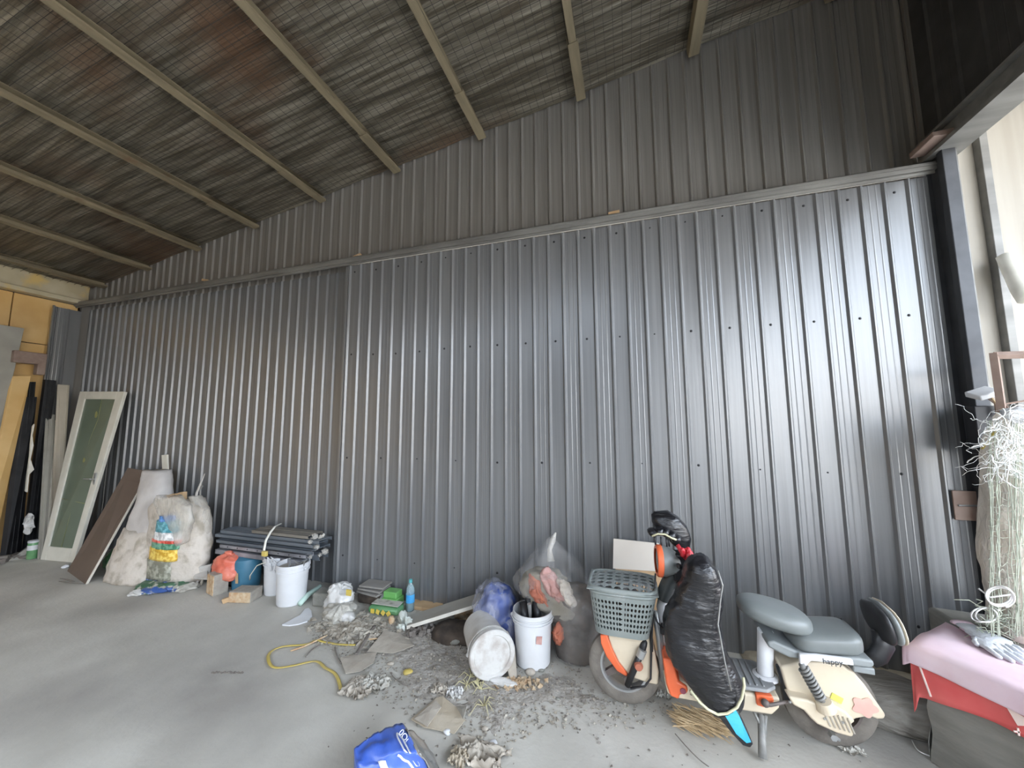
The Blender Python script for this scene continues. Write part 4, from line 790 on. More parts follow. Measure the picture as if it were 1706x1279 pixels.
# ------------------------------------------------------------ carton behind the scooter
r_ = root('pale_carton', 'pale flat carton standing against the wall behind the scooter', 'carton', (0.02, 3.22, 0))
a, b_, c_, d_ = W(1022, 897, 3.24), W(1098, 905, 3.24), W(1098, 952, 3.2), W(1021, 947, 3.2)
obj('front_sheet', MB().slab([d_, c_, b_, a], .02), cartonw, r_, smooth=0, bevel=.002)
a2, b2 = V((d_.x+.02, 3.19, 0)), V((c_.x+.06, 3.19, 0)); obj('box_body', MB().slab([a2, b2, c_+V((.06, .005, 0)), d_+V((.02, .005, 0))], .04), cartonb, r_, smooth=0)

# ------------------------------------------------------------ electric scooter
SY = 2.58
sco = root('electric_scooter', 'small cream and orange electric scooter parked by the wall', 'scooter', (.45, SY, 0))
def S(px, py, y=SY): return W(px, py, y)
def P_(name, b, m, parent=sco, **k): return obj(name, b, m, parent, **k)
def wheel(cx, cz, r, y=SY):
    c = V((cx, y, cz)); rt_ = .036
    wv = P_('tyre', MB().lathe([(r-.075, -.03), (r-.05, -.036), (r-.02, -.033), (r-.004, -.022), (r, 0), (r-.004, .022), (r-.02, .033), (r-.05, .036), (r-.075, .03), (r-.075, -.03)], c, (0, 1, 0), 56), tyre_m, smooth=40)
    b = MB().lathe([(r-.073, -.033), (r-.085, -.033), (r-.09, -.012), (r-.09, .012), (r-.085, .033), (r-.073, .033), (r-.073, -.033)], c, (0, 1, 0), 48)
    P_('rim', b, silver if cx < .3 else rimm, wv)
    b = MB().lathe([(0, -.05), (.02, -.05), (.055, -.035), (.06, -.02), (.06, .02), (.055, .035), (0, .05)], c, (0, 1, 0), 24)
    for k in range(5):
        a = k*2*pi/5+.4; R = Matrix.Rotation(a, 3, 'Y'); b.prism([c+R@V((-.022, -.015, .05)), c+R@V((.022, -.015, .05)), c+R@V((.014, -.015, r-.08)), c+R@V((-.014, -.015, r-.08))], (0, .03, 0))
    P_('hub', b, rimm, wv)
wheel(-.088, .213, .213); wheel(.962, .222, .215)
# front fender
Yf0, Yf1 = SY-.065, SY+.065
fen = [(1012, 1058), (1045, 1058), (1085, 1061), (1092, 1090), (1098, 1121), (1096, 1142), (1078, 1138), (1058, 1131), (1045, 1122), (1030, 1103), (1019, 1080)]
P_('front_fender', MB().prism([S(x, y, Yf0) for x, y in fen], (0, Yf1-Yf0, 0)), creamp, bevel=.012, bseg=3)
org = [(1000, 1058), (1011, 1057), (1019, 1080), (1030, 1103), (1046, 1123), (1044, 1128), (1028, 1118), (1010, 1094), (1001, 1072)]
P_('fender_trim', MB().prism([S(x, y, Yf0-.006) for x, y in org], (0, Yf1-Yf0+.012, 0)), orangep, bevel=.006)
# fork and steering column
fk = P_('fork', MB().tube([S(1045, 1142, SY-.085), S(1060, 1105, SY-.085), S(1068, 1088, SY-.085)], [.017, .02, .02], 12).tube([S(1045, 1142, SY-.085)+V((0, .17, 0)), S(1068, 1088, SY-.085)+V((0, .17, 0))], .018, 12).tube([S(1068, 1088, SY-.085), S(1078, 1055, SY-.03)], .02, 12), black_pl, smooth=True)
P_('fork_collar', MB().tube([S(1066, 1094, SY-.088), S(1071, 1082, SY-.088)], .024, 12), silver, fk, smooth=40)
P_('reflector', MB().lathe([(0, .02), (.02, .018), (.026, 0)], S(1064, 1109, SY-.10), (0, -1, 0), 14), orangec, smooth=40)
P_('mudguard_stay', MB().tube([S(1083, 1035, SY-.07), S(1085, 1090, SY-.08), S(1084, 1130, SY-.08), S(1074, 1143, SY-.08), S(1050, 1146, SY-.085)], .006, 8), black_pl, smooth=True)
P_('column', MB().tube([S(1117, 1098), S(1110, 1050), S(1102, 1010), S(1106, 990)], [.035, .032, .030, .028], 16), whitepaint, smooth=True)
P_('column_sleeve', MB().tube([S(1102, 997), S(1111, 975), S(1121, 955)], [.040, .041, .043], 18), mat('slate_plastic', (.055, .062, .062), rough=.4), smooth=40)
P_('strut', MB().tube([S(1090, 1018, SY-.05), S(1098, 1060, SY-.05), S(1106, 1134, SY-.05)], .018, 10), silver, smooth=True)
P_('latch', MB().box(S(1105, 1047, SY-.05), (.035, .03, .06), Matrix.Rotation(.2, 3, 'Y')), black_pl, bevel=.008)
P_('cable', MB().tube([S(1088, 1020, SY-.08), S(1094, 1035, SY-.09), S(1104, 1046, SY-.08)], .005, 6).tube([S(1092, 955, SY-.08), S(1091, 985, SY-.1), S(1088, 1020, SY-.1), S(1086, 1060, SY-.09), S(1087, 1085, SY-.09)], .005, 6), black_pl, smooth=True)
# headlight
hx = V((1, .10, -.02)); hc = S(1093, 933, SY-.02)
P_('headlight', MB().lathe([(0, .012), (.075, .012), (.085, .02), (.088, .05), (.075, .09), (.05, .13), (.02, .15), (0, .15)], hc, hx, 32, sy=1), seatm, smooth=40)
P_('headlight_ring', MB().lathe([(.070, 0), (.086, .0), (.0925, .008), (.0925, .030), (.086, .034)], hc, hx, 36), orangep, smooth=40)
P_('headlight_lens', MB().lathe([(0, .004), (.05, .006), (.072, .012)], hc, hx, 32), mat('grey_lens', (.12, .14, .13), rough=.15), smooth=True)
# handlebar, hub
P_('handlebar', MB().tube([S(1128, 935, SY+.20), S(1130, 940, SY), S(1132, 944, SY-.15)], .014, 10).box(S(1133, 942), (.09, .10, .16)).box(S(1128, 963), (.05, .06, .05)), black_pl, bevel=.012)
P_('key_switch', MB().box(S(1124, 950, SY-.06), (.02, .012, .03)), silver, bevel=.003)
# red ribbon
b = MB()
for k in range(12):
    q = S(1140+random.uniform(-6, 9), 922+random.uniform(-6, 6), SY-.07+random.uniform(-.03, .03)); b.ball(q, (random.uniform(.012, .025), .012, random.uniform(.012, .03)), 2)
b.tube([S(1128, 908, SY-.05), S(1134, 916, SY-.07), S(1140, 924, SY-.08)], .014, 7); b.crumple(.012, 45, 2); rb2 = single('red_ribbon', b, reds, 'glossy red ribbon tied on the scooter handlebar', 'ribbon', smooth=True)
# far glove cover
def blob(name, parts, m, parent, amp, fr, seed=0, n=26):
    b = MB()
    b.loft(parts, n, pw=2.2); b.crumple(amp, fr, seed); return P_(name, b, m, parent, smooth=True)
cen = [(1087, 853, .018), (1093, 860, .045), (1103, 867, .072), (1115, 875, .080), (1126, 886, .075), (1134, 900, .058), (1139, 912, .030)]
secs = []; 
for i, (x, y, r) in enumerate(cen):
    a = S(*cen[max(0, i-1)][:2], SY+.12); c2 = S(*cen[min(len(cen)-1, i+1)][:2], SY+.12); t = (c2-a).normalized(); secs.append((S(x, y, SY+.12), t.cross(V((0, 1, 0))).normalized()*r, V((0, r*.9, 0))))
b = MB().loft(secs, 26); b.crumple(.02, 14, 3); cv = single('handlebar_mitt', b, quilt, 'puffy black mitt on the far handlebar grip', 'mitt', smooth=True)
b = MB(); 
for k, (x, y) in enumerate([(1088, 886), (1098, 884), (1108, 886), (1118, 891), (1126, 897)]): b.ball(S(x, y, SY+.04), (.035, .05, .028), 2)
b.crumple(.012, 30, 2); obj('cuff', b, quilt, cv, smooth=True)
b = MB().tube([S(1086, 893, SY-.01), S(1096, 889, SY-.01), S(1108, 890, SY-.01), S(1119, 896, SY-.01), S(1127, 899, SY-.01)], .006, 6); obj('piping', b, creamtrim, cv, smooth=True)
b = MB()
for (x, y, l) in ((1091, 897, 10), (1101, 898, 15), (1110, 899, 13), (1114, 902, 8)): b.tube([S(x, y-4, SY), S(x+1, y+l, SY)], .006, 5)
obj('hanging_strap', b, black_pl, cv, smooth=True)
# black quilted apron / near mitt
rows = [(925, 1156, 1172), (932, 1148, 1182), (942, 1142, 1190), (955, 1138, 1196), (970, 1136, 1201), (985, 1128, 1204), (1000, 1120, 1203), (1015, 1110, 1199), (1035, 1106, 1200), (1055, 1106, 1204), (1075, 1108, 1211), (1095, 1112, 1219), (1112, 1120, 1228), (1128, 1132, 1236), (1145, 1148, 1238), (1160, 1160, 1236), (1173, 1170, 1231), (1183, 1180, 1224)]
b = pxloft(rows, SY-.19, .085, n=48, amp=.020, fr=9, seed=31, steps=3)
ap = single('wind_apron', b, quilt, 'black quilted wind apron hanging from the scooter handlebar to the ground', 'apron', smooth=True)
ytr = SY-.285
b = MB().tube([S(1238, 1128, ytr+.02), S(1240, 1142, ytr), S(1236, 1162, ytr), S(1228, 1178, ytr), S(1212, 1188, ytr), S(1196, 1190, ytr), S(1180, 1182, ytr), S(1166, 1170, ytr), S(1150, 1150, ytr)], .007, 6); obj('piping', b, creamtrim, ap, smooth=True)
b = MB().tube([S(1196, 950, ytr), S(1204, 975, ytr+.01), S(1200, 1000, ytr+.0), S(1196, 1040, ytr), S(1207, 1100, ytr), S(1218, 1150, ytr)], .004, 5); obj('seam', b, springm, ap, smooth=True)
ton = [(1196, 1192), (1212, 1190), (1228, 1180), (1236, 1196), (1246, 1218), (1255, 1240), (1250, 1246), (1238, 1242), (1222, 1225), (1208, 1208)]
ton_y = SY-.27
tw = [S(x, y, ton_y) for x, y in ton]; 
for p in tw: p.z = max(p.z, .004)
b = MB().prism(tw, (0, .018, 0)); obj('tongue', b, quilt, ap, smooth=0, bevel=.005)
ton2 = [(1207, 1191), (1226, 1182), (1232, 1194), (1252, 1236), (1244, 1238), (1226, 1222)]
b = MB().prism([S(x, y, ton_y-.004)*1 for x, y in ton2], (0, .004, 0)); b.jit(.003, 30); obj('blue_lining', b, cyan, ap, smooth=0, label='bright blue lining of the tongue')
# deck
dk = [(1106, 1128), (1154, 1141), (1200, 1149), (1258, 1157), (1300, 1163), (1299, 1180), (1287, 1192), (1237, 1184), (1174, 1172), (1130, 1164), (1112, 1156)]
Yd0, Yd1 = SY-.14, SY+.14
P_('deck_body', MB().prism([S(x, y, Yd0) for x, y in dk], (0, Yd1-Yd0, 0)), creamp, bevel=.012, bseg=3)
# deck mat on top
mt = [S(1150, 1136, Yd0+.01)+V((0, 0, .012)), S(1300, 1158, Yd0+.01)+V((0, 0, .012))]
zt = (mt[0].z+mt[1].z)/2
def dm(x): return S(1200, 1146, Yd0).z+(S(1300, 1161, Yd0).z-S(1200, 1146, Yd0).z)*((x-S(1200, 1146, Yd0).x)/(S(1300, 1161, Yd0).x-S(1200, 1146, Yd0).x))+.004
xa, xb = S(1140, 1140, Yd0).x, S(1300, 1160, Yd0).x-.004
outl = [(xa, Yd0+.005), (xb-.05, Yd0+.005), (xb, Yd0+.05), (xb, Yd1-.05), (xb-.05, Yd1-.005), (xa, Yd1-.005)]
P_('deck_mat', MB().prism([V((x, y, dm(x))) for x, y in outl], (0, 0, .018)), mat_deck, bevel=.006)
b = MB()
for k in range(13):
    x_ = xb-.06-k*.033; b.box(V((x_, SY, dm(x_)+.020)), (.010, Yd1-Yd0-.06, .006), Matrix.Rotation(.0, 3, 'Z'))
P_('mat_ribs', b, mat_deck, bevel=.002)
of = [(1104, 1096), (1122, 1099), (1126, 1118), (1130, 1136), (1144, 1143), (1147, 1150), (1145, 1156), (1133, 1158), (1131, 1166), (1117, 1160), (1110, 1140)]
P_('front_shield', MB().prism([S(x, y, Yd0-.012) for x, y in of], (0, Yd1-Yd0+.024, 0)), orangep, bevel=.012, bseg=3)
P_('round_badge', MB().lathe([(0, .004), (.014, .003), (.016, 0)], S(1138, 1151, Yd0-.013), (0, -1, 0), 16), mat('dark_red_badge', (.25, .06, .09), rough=.4))
tx = text('sma', .038, S(1149, 1157, Yd0-.002), (1, 0, -.10), (0, 0, 1), chipd, sco)
ob = [(1259, 1157), (1287, 1160), (1290, 1167), (1288, 1176), (1274, 1179), (1261, 1175)]
P_('side_cover', MB().prism([S(x, y, Yd0-.012) for x, y in ob], (0, .03, 0)), orangep, bevel=.006)
P_('side_lever', MB().tube([S(1275, 1172, Yd0-.03), S(1284, 1174, Yd0-.03), S(1300, 1171, Yd0-.03), S(1314, 1168, Yd0+.02)], [.014, .009, .008, .008], 10).ball(S(1275, 1171, Yd0-.03), .020, 2), rimm, smooth=True)
# kick stand
k0 = S(1268, 1190, Yd0+.02); k1 = G(1271, 1268)+V((0, 0, .012))
P_('kickstand', MB().tube([k0, k0.lerp(k1, .4), k1], [.016, .017, .020], 10, flat=.7).tube([k0+V((.02, 0, 0)), k0.lerp(k1, .5)+V((.012, 0, 0))], .009, 8).tube([k0+V((-.035, 0, .01)), k0.lerp(k1, .25)+V((-.005, 0, 0))], .007, 8), springm, smooth=True)
# seat post, saddle
P_('seat_post', MB().tube([S(1275, 1122), S(1275, 1050)], .040, 20).lathe([(.062, 0), (.062, .012), (.045, .022)], S(1275, 1124)-V((0, 0, .01)), (0, 0, 1), 24), whitepaint, smooth=40)
c0 = S(1288, 1026, SY); 
b = MB(); secs = []
for k in range(17):
    t = -cos(pi*k/16); f = math.sqrt(max(0, 1-abs(t)**2.6)); wd = (.135+.015*t)*f+.004; x_ = c0.x-.002+t*.178; z_ = c0.z+.020-.032*t
    secs.append((V((x_, SY, z_)), V((0, wd, 0)), V((.0, 0, .056*f**.7+.002))))
P_('saddle', MB().loft(secs, 32, pw=2.7), seatm, smooth=True)
P_('saddle_base', MB().prism([V((c0.x-.12, SY-.07, c0.z+.005)), V((c0.x+.14, SY-.09, c0.z-.055)), V((c0.x+.14, SY+.09, c0.z-.055)), V((c0.x-.12, SY+.07, c0.z+.005))], (0, 0, .03)), black_pl, bevel=.01)
# rear seat
a0, a1 = S(1332, 1096, SY-.13), S(1452, 1106, SY-.13); 
secs = []
n_s = 14; xl, xr = S(1325, 1090, SY-.13).x, S(1455, 1100, SY-.13).x
for k in range(n_s+1):
    t = k/n_s; f = (1-abs(2*t-1)**7)**.5 if 0 < t < 1 else .05; zc = S(1325+130*t, 1084+6*t, SY-.13).z
    secs.append((V((xl+(xr-xl)*t, SY, zc+.022)), V((0, .13*max(.3, f), 0)), V((0, 0, .055*max(.2, f)))))
P_('rear_seat', MB().loft(secs, 36, pw=3.6), seatm, smooth=True)
tr = [(1278, 1069), (1290, 1068), (1330, 1086), (1370, 1092), (1430, 1096), (1456, 1101), (1458, 1110), (1450, 1113), (1424, 1110), (1370, 1100), (1333, 1098), (1316, 1096), (1295, 1086), (1280, 1078)]
P_('seat_tray', MB().prism([S(x, y, SY-.125) for x, y in tr], (0, .25, 0)), trayg, bevel=.010, bseg=3)
sb = [(1332, 1090), (1360, 1091), (1400, 1096), (1421, 1099), (1423, 1109), (1400, 1106), (1352, 1101), (1346, 1106), (1344, 1116), (1336, 1114), (1333, 1104)]
P_('grab_rail', MB().prism([S(x, y, SY-.150) for x, y in sb], (0, .02, 0)), whitepaint, bevel=.004)
text('happy', .036, S(1371, 1105, SY-.152), S(1395, 1107)-S(1367, 1104), (0, 0, 1), steel_d, sco)
P_('seat_lock', MB().box(S(1437, 1114, SY-.10), (.09, .03, .03)), trayg, bevel=.005)
# backrest
bp_c = S(1462, 1034, SY); Rb = Matrix.Rotation(radians(-12), 3, 'Y')
secs = []
for k in range(11):
    t = -1+2*k/10; f = math.sqrt(max(.0, 1-abs(t)**2.8)); secs.append((bp_c+Rb@V((0, 0, t*.095)), V((0, .125*f+.004, 0)), Rb@V((.024*f+.003, 0, 0))))
P_('backrest_pad', MB().loft(secs, 32, pw=2.5), black_pl, smooth=True)
secs = [(c_+Rb@V((.03, 0, 0)), u*1.05, v_*.8) for c_, u, v_ in secs]; P_('backrest_shell', MB().loft(secs, 32, pw=2.5), trayg, smooth=True)
secs = [(c_+Rb@V((.018, 0, 0)), u*1.0, v_*.5) for c_, u, v_ in secs]; P_('backrest_trim', MB().loft(secs, 32, pw=2.5), creamp, smooth=True)
P_('backrest_arm', MB().tube([S(1448, 1100), S(1462, 1092), S(1472, 1075), S(1466, 1050)], [.025, .03, .03, .025], 10, flat=1.6), black_pl, smooth=True)
# shock
s0, s1 = S(1335, 1106, SY-.15), S(1370, 1168, SY-.15)
b = MB().tube([s0, s1], .014, 10)
hel = []
for k in range(120):
    t = k/119; a = t*2*pi*9; d = (s1-s0).normalized(); u = d.cross(V((0, 1, 0))).normalized(); v_ = d.cross(u); hel.append(s0.lerp(s1, .1+.85*t)+(u*cos(a)+v_*sin(a))*.022)
b.tube(hel, .006, 6); P_('shock_absorber', b, springm, smooth=True)
# rear fender: big shell with footrest
rf = [(1300, 1110), (1335, 1103), (1370, 1102), (1404, 1108), (1425, 1122), (1442, 1142), (1458, 1165), (1477, 1192), (1474, 1199), (1463, 1199), (1450, 1194), (1427, 1198), (1418, 1204), (1390, 1190), (1362, 1172), (1340, 1166), (1316, 1160), (1310, 1145)]
P_('rear_fender', MB().prism([S(x, y, SY-.09) for x, y in rf], (0, .20, 0)), creamp, bevel=.030, bseg=4)
ft = [(1313, 1160), (1345, 1166), (1362, 1172), (1385, 1172), (1410, 1186), (1426, 1202), (1419, 1207), (1424, 1224), (1420, 1229), (1395, 1222), (1362, 1207), (1352, 1198), (1340, 1184), (1322, 1175)]
fr_ = P_('footrest', MB().prism([S(x, y, SY-.145) for x, y in ft], (0, .07, 0)), creamp, bevel=.014, bseg=3)
b = MB()
for k in range(6): b.box(S(1378+k*8, 1197+k*2.4, SY-.147), (.006, .006, .07), Matrix.Rotation(-.35, 3, 'Y'))
P_('footrest_grooves', b, chipm, fr_)
P_('shock_socket', MB().tube([S(1376, 1180, SY-.14), S(1371, 1166, SY-.145)], [.045, .036], 18), creamp, smooth=40)
b = MB(); c_ = S(1441, 1178, SY-.095)
pts = []
for k in range(40):
    a = 2*pi*k/40; r = .050*(1+.16*cos(5*a+.5)); pts.append(c_+V((cos(a)*r, 0, sin(a)*r*.85)))
stk = P_('pink_sticker', b.prism(pts, (0, .004, 0)), mat('faded_pink_sticker', (.66, .36, .31), rough=.5, col2=(.68, .46, .38), nscale=9), label='faded pink flower sticker'); b = MB()
P_('yellow_sticker', MB().box(S(1394, 1163, SY-.093), (.05, .004, .03), Matrix.Rotation(.4, 3, 'Y')), mat('lime_sticker', (.6, .62, .12), rough=.5))
P_('fender_recess', MB().prism([S(x, y, SY-.0925) for x, y in [(1352, 1160), (1345, 1166), (1347, 1176), (1358, 1180), (1364, 1172), (1360, 1160)]], (0, .004, 0)), steel_d, bevel=.001)
P_('screws', MB().ball(S(1316, 1169, SY-.15), .007, 1).ball(S(1374, 1197, SY-.147), .007, 1).ball(S(1404, 1203, SY-.147), .007, 1), silver)['kind'] = 'stuff'
P_('seat_springs', MB().tube([S(1298, 1108, SY-.05), S(1306, 1135, SY-.05), S(1312, 1165, SY-.05)], .018, 8), black_pl, smooth=True)
P_('axle_nut', MB().lathe([(0, .03), (.016, .03), (.018, 0)], S(1385, 1222, SY-.1), (0, -1, 0), 6).tube([S(1385, 1222, SY-.1), S(1398, 1232, SY-.08)], .008, 6), silver)
# basket: shell with openings
def cells(fn, nu, nv, hole, ring=8, solid_edge=1, sq=.62, round_=True):
    b = MB()
    for j in range(nv):
        for i in range(nu):
            u0, u1, v0, v1 = i/nu, (i+1)/nu, j/nv, (j+1)/nv
            if hole(i, j):
                um, vm = (u0+u1)/2, (v0+v1)/2; o_ = []; q_ = []
                for (a, c) in ((-1, -1), (0, -1), (1, -1), (1, 0), (1, 1), (0, 1), (-1, 1), (-1, 0)):
                    o_.append(fn(um+a*(u1-u0)/2, vm+c*(v1-v0)/2)); kk = 1 if (a == 0 or c == 0) else (.72 if round_ else .92)
                    q_.append(fn(um+a*kk*sq*(u1-u0)/2, vm+c*kk*sq*(v1-v0)/2))
                b.add(o_+q_, [(k, (k+1) % 8, (k+1) % 8+8, k+8) for k in range(8)])
            else: b.add([fn(u0, v0), fn(u1, v0), fn(u1, v1), fn(u0, v1)], [(0, 1, 2, 3)])
    return b
bx0, bx1, by0, by1, bzt, bzb = -.275, .115, 2.40, 2.70, .69, .445
def per0(u, z01):
    k = .80+.20*z01; cx, cy = (bx0+bx1)/2-.01*(1-z01), (by0+by1)/2; a = u*2*pi-pi*.75
    ca, sa = cos(a), sin(a); e2 = .42
    return V((cx+math.copysign(abs(ca)**e2, ca)*(bx1-bx0)/2*k, cy+math.copysign(abs(sa)**e2, sa)*(by1-by0)/2*k, bzb+(bzt-bzb)*z01))
tabs = [per0(k/800, 1) for k in range(801)]; acc = [0]
for k in range(800): acc.append(acc[-1]+(tabs[k+1]-tabs[k]).length)
def per(u, z01):      # rounded rectangle perimeter, even steps
    import bisect
    t = (u % 1)*acc[-1]; k = min(799, max(0, bisect.bisect(acc, t)-1)); f = (t-acc[k])/max(1e-9, acc[k+1]-acc[k]); return per0((k+f)/800, z01)
bk = P_('basket', cells(per, 56, 8, lambda i, j: 1 <= j <= 6, sq=.66), basketg, smooth=0, solid=.004)
P_('basket_floor', MB().prism([per(i/56, 0) for i in range(56)], (0, 0, .005)), basketg, bk, smooth=0)
P_('basket_rim', MB().tube([per(i/56, 1)+V((0, 0, .0)) for i in range(56)], .010, 6, closed=True), basketg, bk, smooth=True)
# lid
def lidf(u, v):
    x_ = bx0-.008+(bx1-bx0+.016)*u; y_ = by0-.008+(by1-by0+.016)*v; return V((x_, y_, bzt+.022+.02*(1-(2*u-1)**4)*(1-(2*v-1)**4)))
ld = P_('basket_lid', cells(lidf, 8, 6, lambda i, j: (0 < i < 7 or 0 < j < 5), sq=.80), basketg, bk, smooth=0, solid=.004)
P_('lid_skirt', MB().tube([per(i/56, 1.0)+V((0, 0, .02)) for i in range(56)], .012, 6, closed=True, flat=1.5), basketg, ld, smooth=True)
b = MB().ball(V(((bx0+bx1)/2, (by0+by1)/2, .60)), (.14, .11, .09), 3).crumple(.03, 12); single('basket_rags', b, darkcloth, 'dark rags lying inside the scooter basket under its lid', 'rags', smooth=True)
b = MB().grid(lambda u, v: lidf(.02+.9*u, .05+.9*v)+V((0, 0, .008+.006*noise.noise(V((u*8, v*8, 0))))), 14, 12); b.grid(lambda u, v: lidf(.3+.25*u, 0)+V((0, -.012, .006-.045*v+.004*noise.noise(V((u*9, v*9, 2))))), 6, 4); single('clear_film', b, film('thin_clear_film', (.7, .7, .7), .03, .12, 14, .18), 'thin clear film spread on the scooter basket lid', 'film', smooth=True)
# straw broom head
b = MB()
for k in range(260):
    t = random.random(); c_ = G(1135+75*t+random.uniform(-6, 6), 1212+14*t+random.uniform(-20, 8)); a = radians(random.gauss(-28, 14)); l = random.uniform(.05, .16); z_ = random.uniform(.004, .05)
    d_ = V((cos(a), sin(a), random.uniform(-.12, .12)))*l/2; m_ = c_+V((0, 0, z_+.006)); p = m_-d_; q = m_+d_; p.z = max(p.z, .003); q.z = max(q.z, .003); b.tube([p, m_, q], [.002, .0035, .002], 4)
single('straw_heap', b, strawm, 'heap of straw bristles on the floor under the scooter deck', 'straw', kind='stuff', smooth=0)

# ------------------------------------------------------------ right side: wrapped block, cloths, gloves
A_, B_, C_ = V((1.40, 2.60, 0)), V((1.83, 3.02, 0)), V((1.93, 1.84, 0)); D_ = B_+(C_-A_); HB = .52
blk = root('wrapped_block', 'grey wrapped block under red and pink cloths at the right edge', 'block', (A_+C_)/2)
def quadf(u, v): return A_.lerp(C_, u).lerp(B_.lerp(D_, u), v)
b = MB()
def perim(u):
    u = (u % 1)*4; k = int(u); t = u-k; q = [A_, C_, D_, B_]; return q[k % 4].lerp(q[(k+1) % 4], t)
cB = (A_+D_)/2
def wallf(u, v):
    p = perim(u); d = (p-cB); f = 1-.05*(v*(1-v)*4)*0+.05*noise.noise(V((u*14, v*3, 0)))+.06*(1-v)**2; p = cB+d*f*.97; return V((p.x, p.y, .003+(HB-.003)*v))
b.grid(wallf, 72, 12); b.grid(lambda u, v: quadf(u, v)+V((0, 0, HB-.01)), 6, 6); obj('wrap', b, wrapg, blk, smooth=True)
for q in range(2):
    pass
# red cloth: drapes over the A-C side and the A-B side
def drape(z0, drop, out, seed, u0=-.25, u1=1.0, wav=.02, dropf=None):
    """cloth on top of the block hanging over side A-C and a little over A-B"""
    def f(u, v):
        uu = u0+(u1-u0)*u
        s_ = v*1.35                       # 0 at the B-D side, 1 at the edge A-C, beyond hangs
        if s_ <= 1: p = quadf(max(0, uu), 1-s_); p.z = z0+.006*noise.noise(V((u*5, v*5, seed)))
        else:
            k = (s_-1)/.35; dd = dropf(uu) if dropf else drop; p = quadf(max(0, uu), 0)+(A_-B_).normalized()*(out+.02*k+wav*noise.noise(V((uu*6, v*2, seed)))*k); p.z = z0-dd*k**1.2
        if uu < 0:
            k = -uu/.25; p += (A_-C_).normalized()*(out+.03*k); p.z -= drop*.75*k*(1 if s_ <= 1 else .4)
        return p
    return f
rc = single('red_cloth', MB().grid(drape(HB+.004, .17, .018, 3, dropf=lambda u: .21-.05*sin(u*5)), 44, 36), redcl, 'red printed cloth hanging over the wrapped block beneath the pink cloth', 'cloth', smooth=True, solid=.003)
pf = drape(HB+.03, .085, .035, 8, wav=.01, u0=-.28); 
def pinkf(u, v):
    p = pf(u, v); p.z += .015*noise.noise(V((u*3, v*3, 1)))+.03*math.exp(-((v-.62)/.12)**2)*.5; return p
pk = single('pink_cloth', MB().grid(pinkf, 44, 36), pinkcl, 'pale pink cloth spread over the top of the wrapped block', 'cloth', smooth=True, solid=.004)
# red cloth prints, on the hanging side
rfn = drape(HB+.004, .17, .018, 3, dropf=lambda u: .21-.05*sin(u*5)); no = (A_-B_).normalized()*.005
def onr(u, k): return rfn((u+.25)/1.25, (1+.35*k)/1.35)+no
def rpoly(pts): return MB().prism([onr(u, k) for u, k in pts], no*.4)
b = rpoly([(.30, .50), (.40, .56), (.33, .80)]); b.prism([onr(.40, .55), onr(.56, .62), onr(.56, .66), onr(.40, .60)], no*.4); b.prism([onr(.42, .66), onr(.44, .66), onr(.455, .78), onr(.47, .66), onr(.49, .66), onr(.48, .80), onr(.51, .70), onr(.53, .72), onr(.49, .9), onr(.43, .85)], no*.4)
b.prism([onr(.66, .62), onr(.92, .62), onr(.92, .65), onr(.66, .65)], no*.4); b.prism([onr(.76, .64), onr(.79, .64), onr(.79, .9), onr(.76, .9)], no*.4); b.prism([onr(.6, .9), onr(.92, .9), onr(.92, .93), onr(.6, .93)], no*.4)
b.prism([onr(.36, .90), onr(.55, .93), onr(.55, .95), onr(.36, .92)], no*.4); b.box(onr(.33, .93), (.03, .004, .006)); b.box(onr(.33, .93), (.006, .004, .03))
obj('white_print', b, whiteprint, rc, smooth=0)
obj('hem_cord', MB().tube([onr(-.02, .15), onr(.0, .5), onr(.03, .92)], .005, 6), whiteprint, rc, smooth=True)
# glove pair on the pink cloth
def glove(name, base, d, side_, zoff, label, sc_=1.0, curl=0.):
    d = V(d).normalized(); s_ = V((-d.y, d.x, 0)); base = V(base); r_ = root(name, label, 'glove', base, 'pair of white work gloves'); Z = V((0, 0, 1))
    b = MB().loft([(base+d*t*sc_+Z*(zoff+.016), s_*w_*sc_, Z*h_) for t, w_, h_ in ((-.07, .038, .010), (-.05, .042, .013), (0, .040, .014), (.03, .047, .016), (.07, .052, .017), (.10, .048, .014), (.108, .040, .010))], 18)
    b.jit(.006, 22); obj('palm', b, glovew, r_, smooth=True)
    for k, (o_, l) in enumerate(((-.036, .065), (-.013, .08), (.012, .075), (.034, .058))):
        p = base+d*.095*sc_+s_*o_*sc_+Z*(zoff+.014); q = p+d*l*.5*sc_+s_*o_*.15+Z*.006; e_ = p+d*l*sc_+s_*(o_*.3+curl*.02)-Z*.004
        obj('finger', MB().tube([p-d*.02, p, q, e_, e_+d*.006], [.010, .0115, .011, .0095, .004], 10), glovew, r_, smooth=True)
    p = base+d*.02*sc_+s_*side_*.038+Z*(zoff+.014); obj('thumb', MB().tube([p-d*.02, p, p+d*.03+s_*side_*.02, p+d*.06+s_*side_*.026, p+d*.066+s_*side_*.027], [.012, .013, .012, .010, .004], 10), glovew, r_, smooth=True)
    obj('cuff', MB().loft([(base-d*.068*sc_+Z*(zoff+.015), s_*.039*sc_, Z*.012), (base-d*.09*sc_+Z*(zoff+.016), s_*.044*sc_, Z*.013)], 18), pinkcl, r_, smooth=True)
g1 = G(1632, 1060, HB+.045); g2 = G(1700, 1098, HB+.045); dd_ = (g2-g1)
glove('work_glove', V((g1.x, g1.y, HB+.05)), dd_, 1, 0, 'upper white knitted glove with its cuff at the ridge of the pink cloth', 1.15)
glove('work_glove', V((g1.x, g1.y, HB+.05))+V((-.02, -.06, -.006)), V(dd_)+V((-.05, -.03, 0)), -1, 0, 'lower white knitted glove lying partly under the upper one', 1.1, 1)
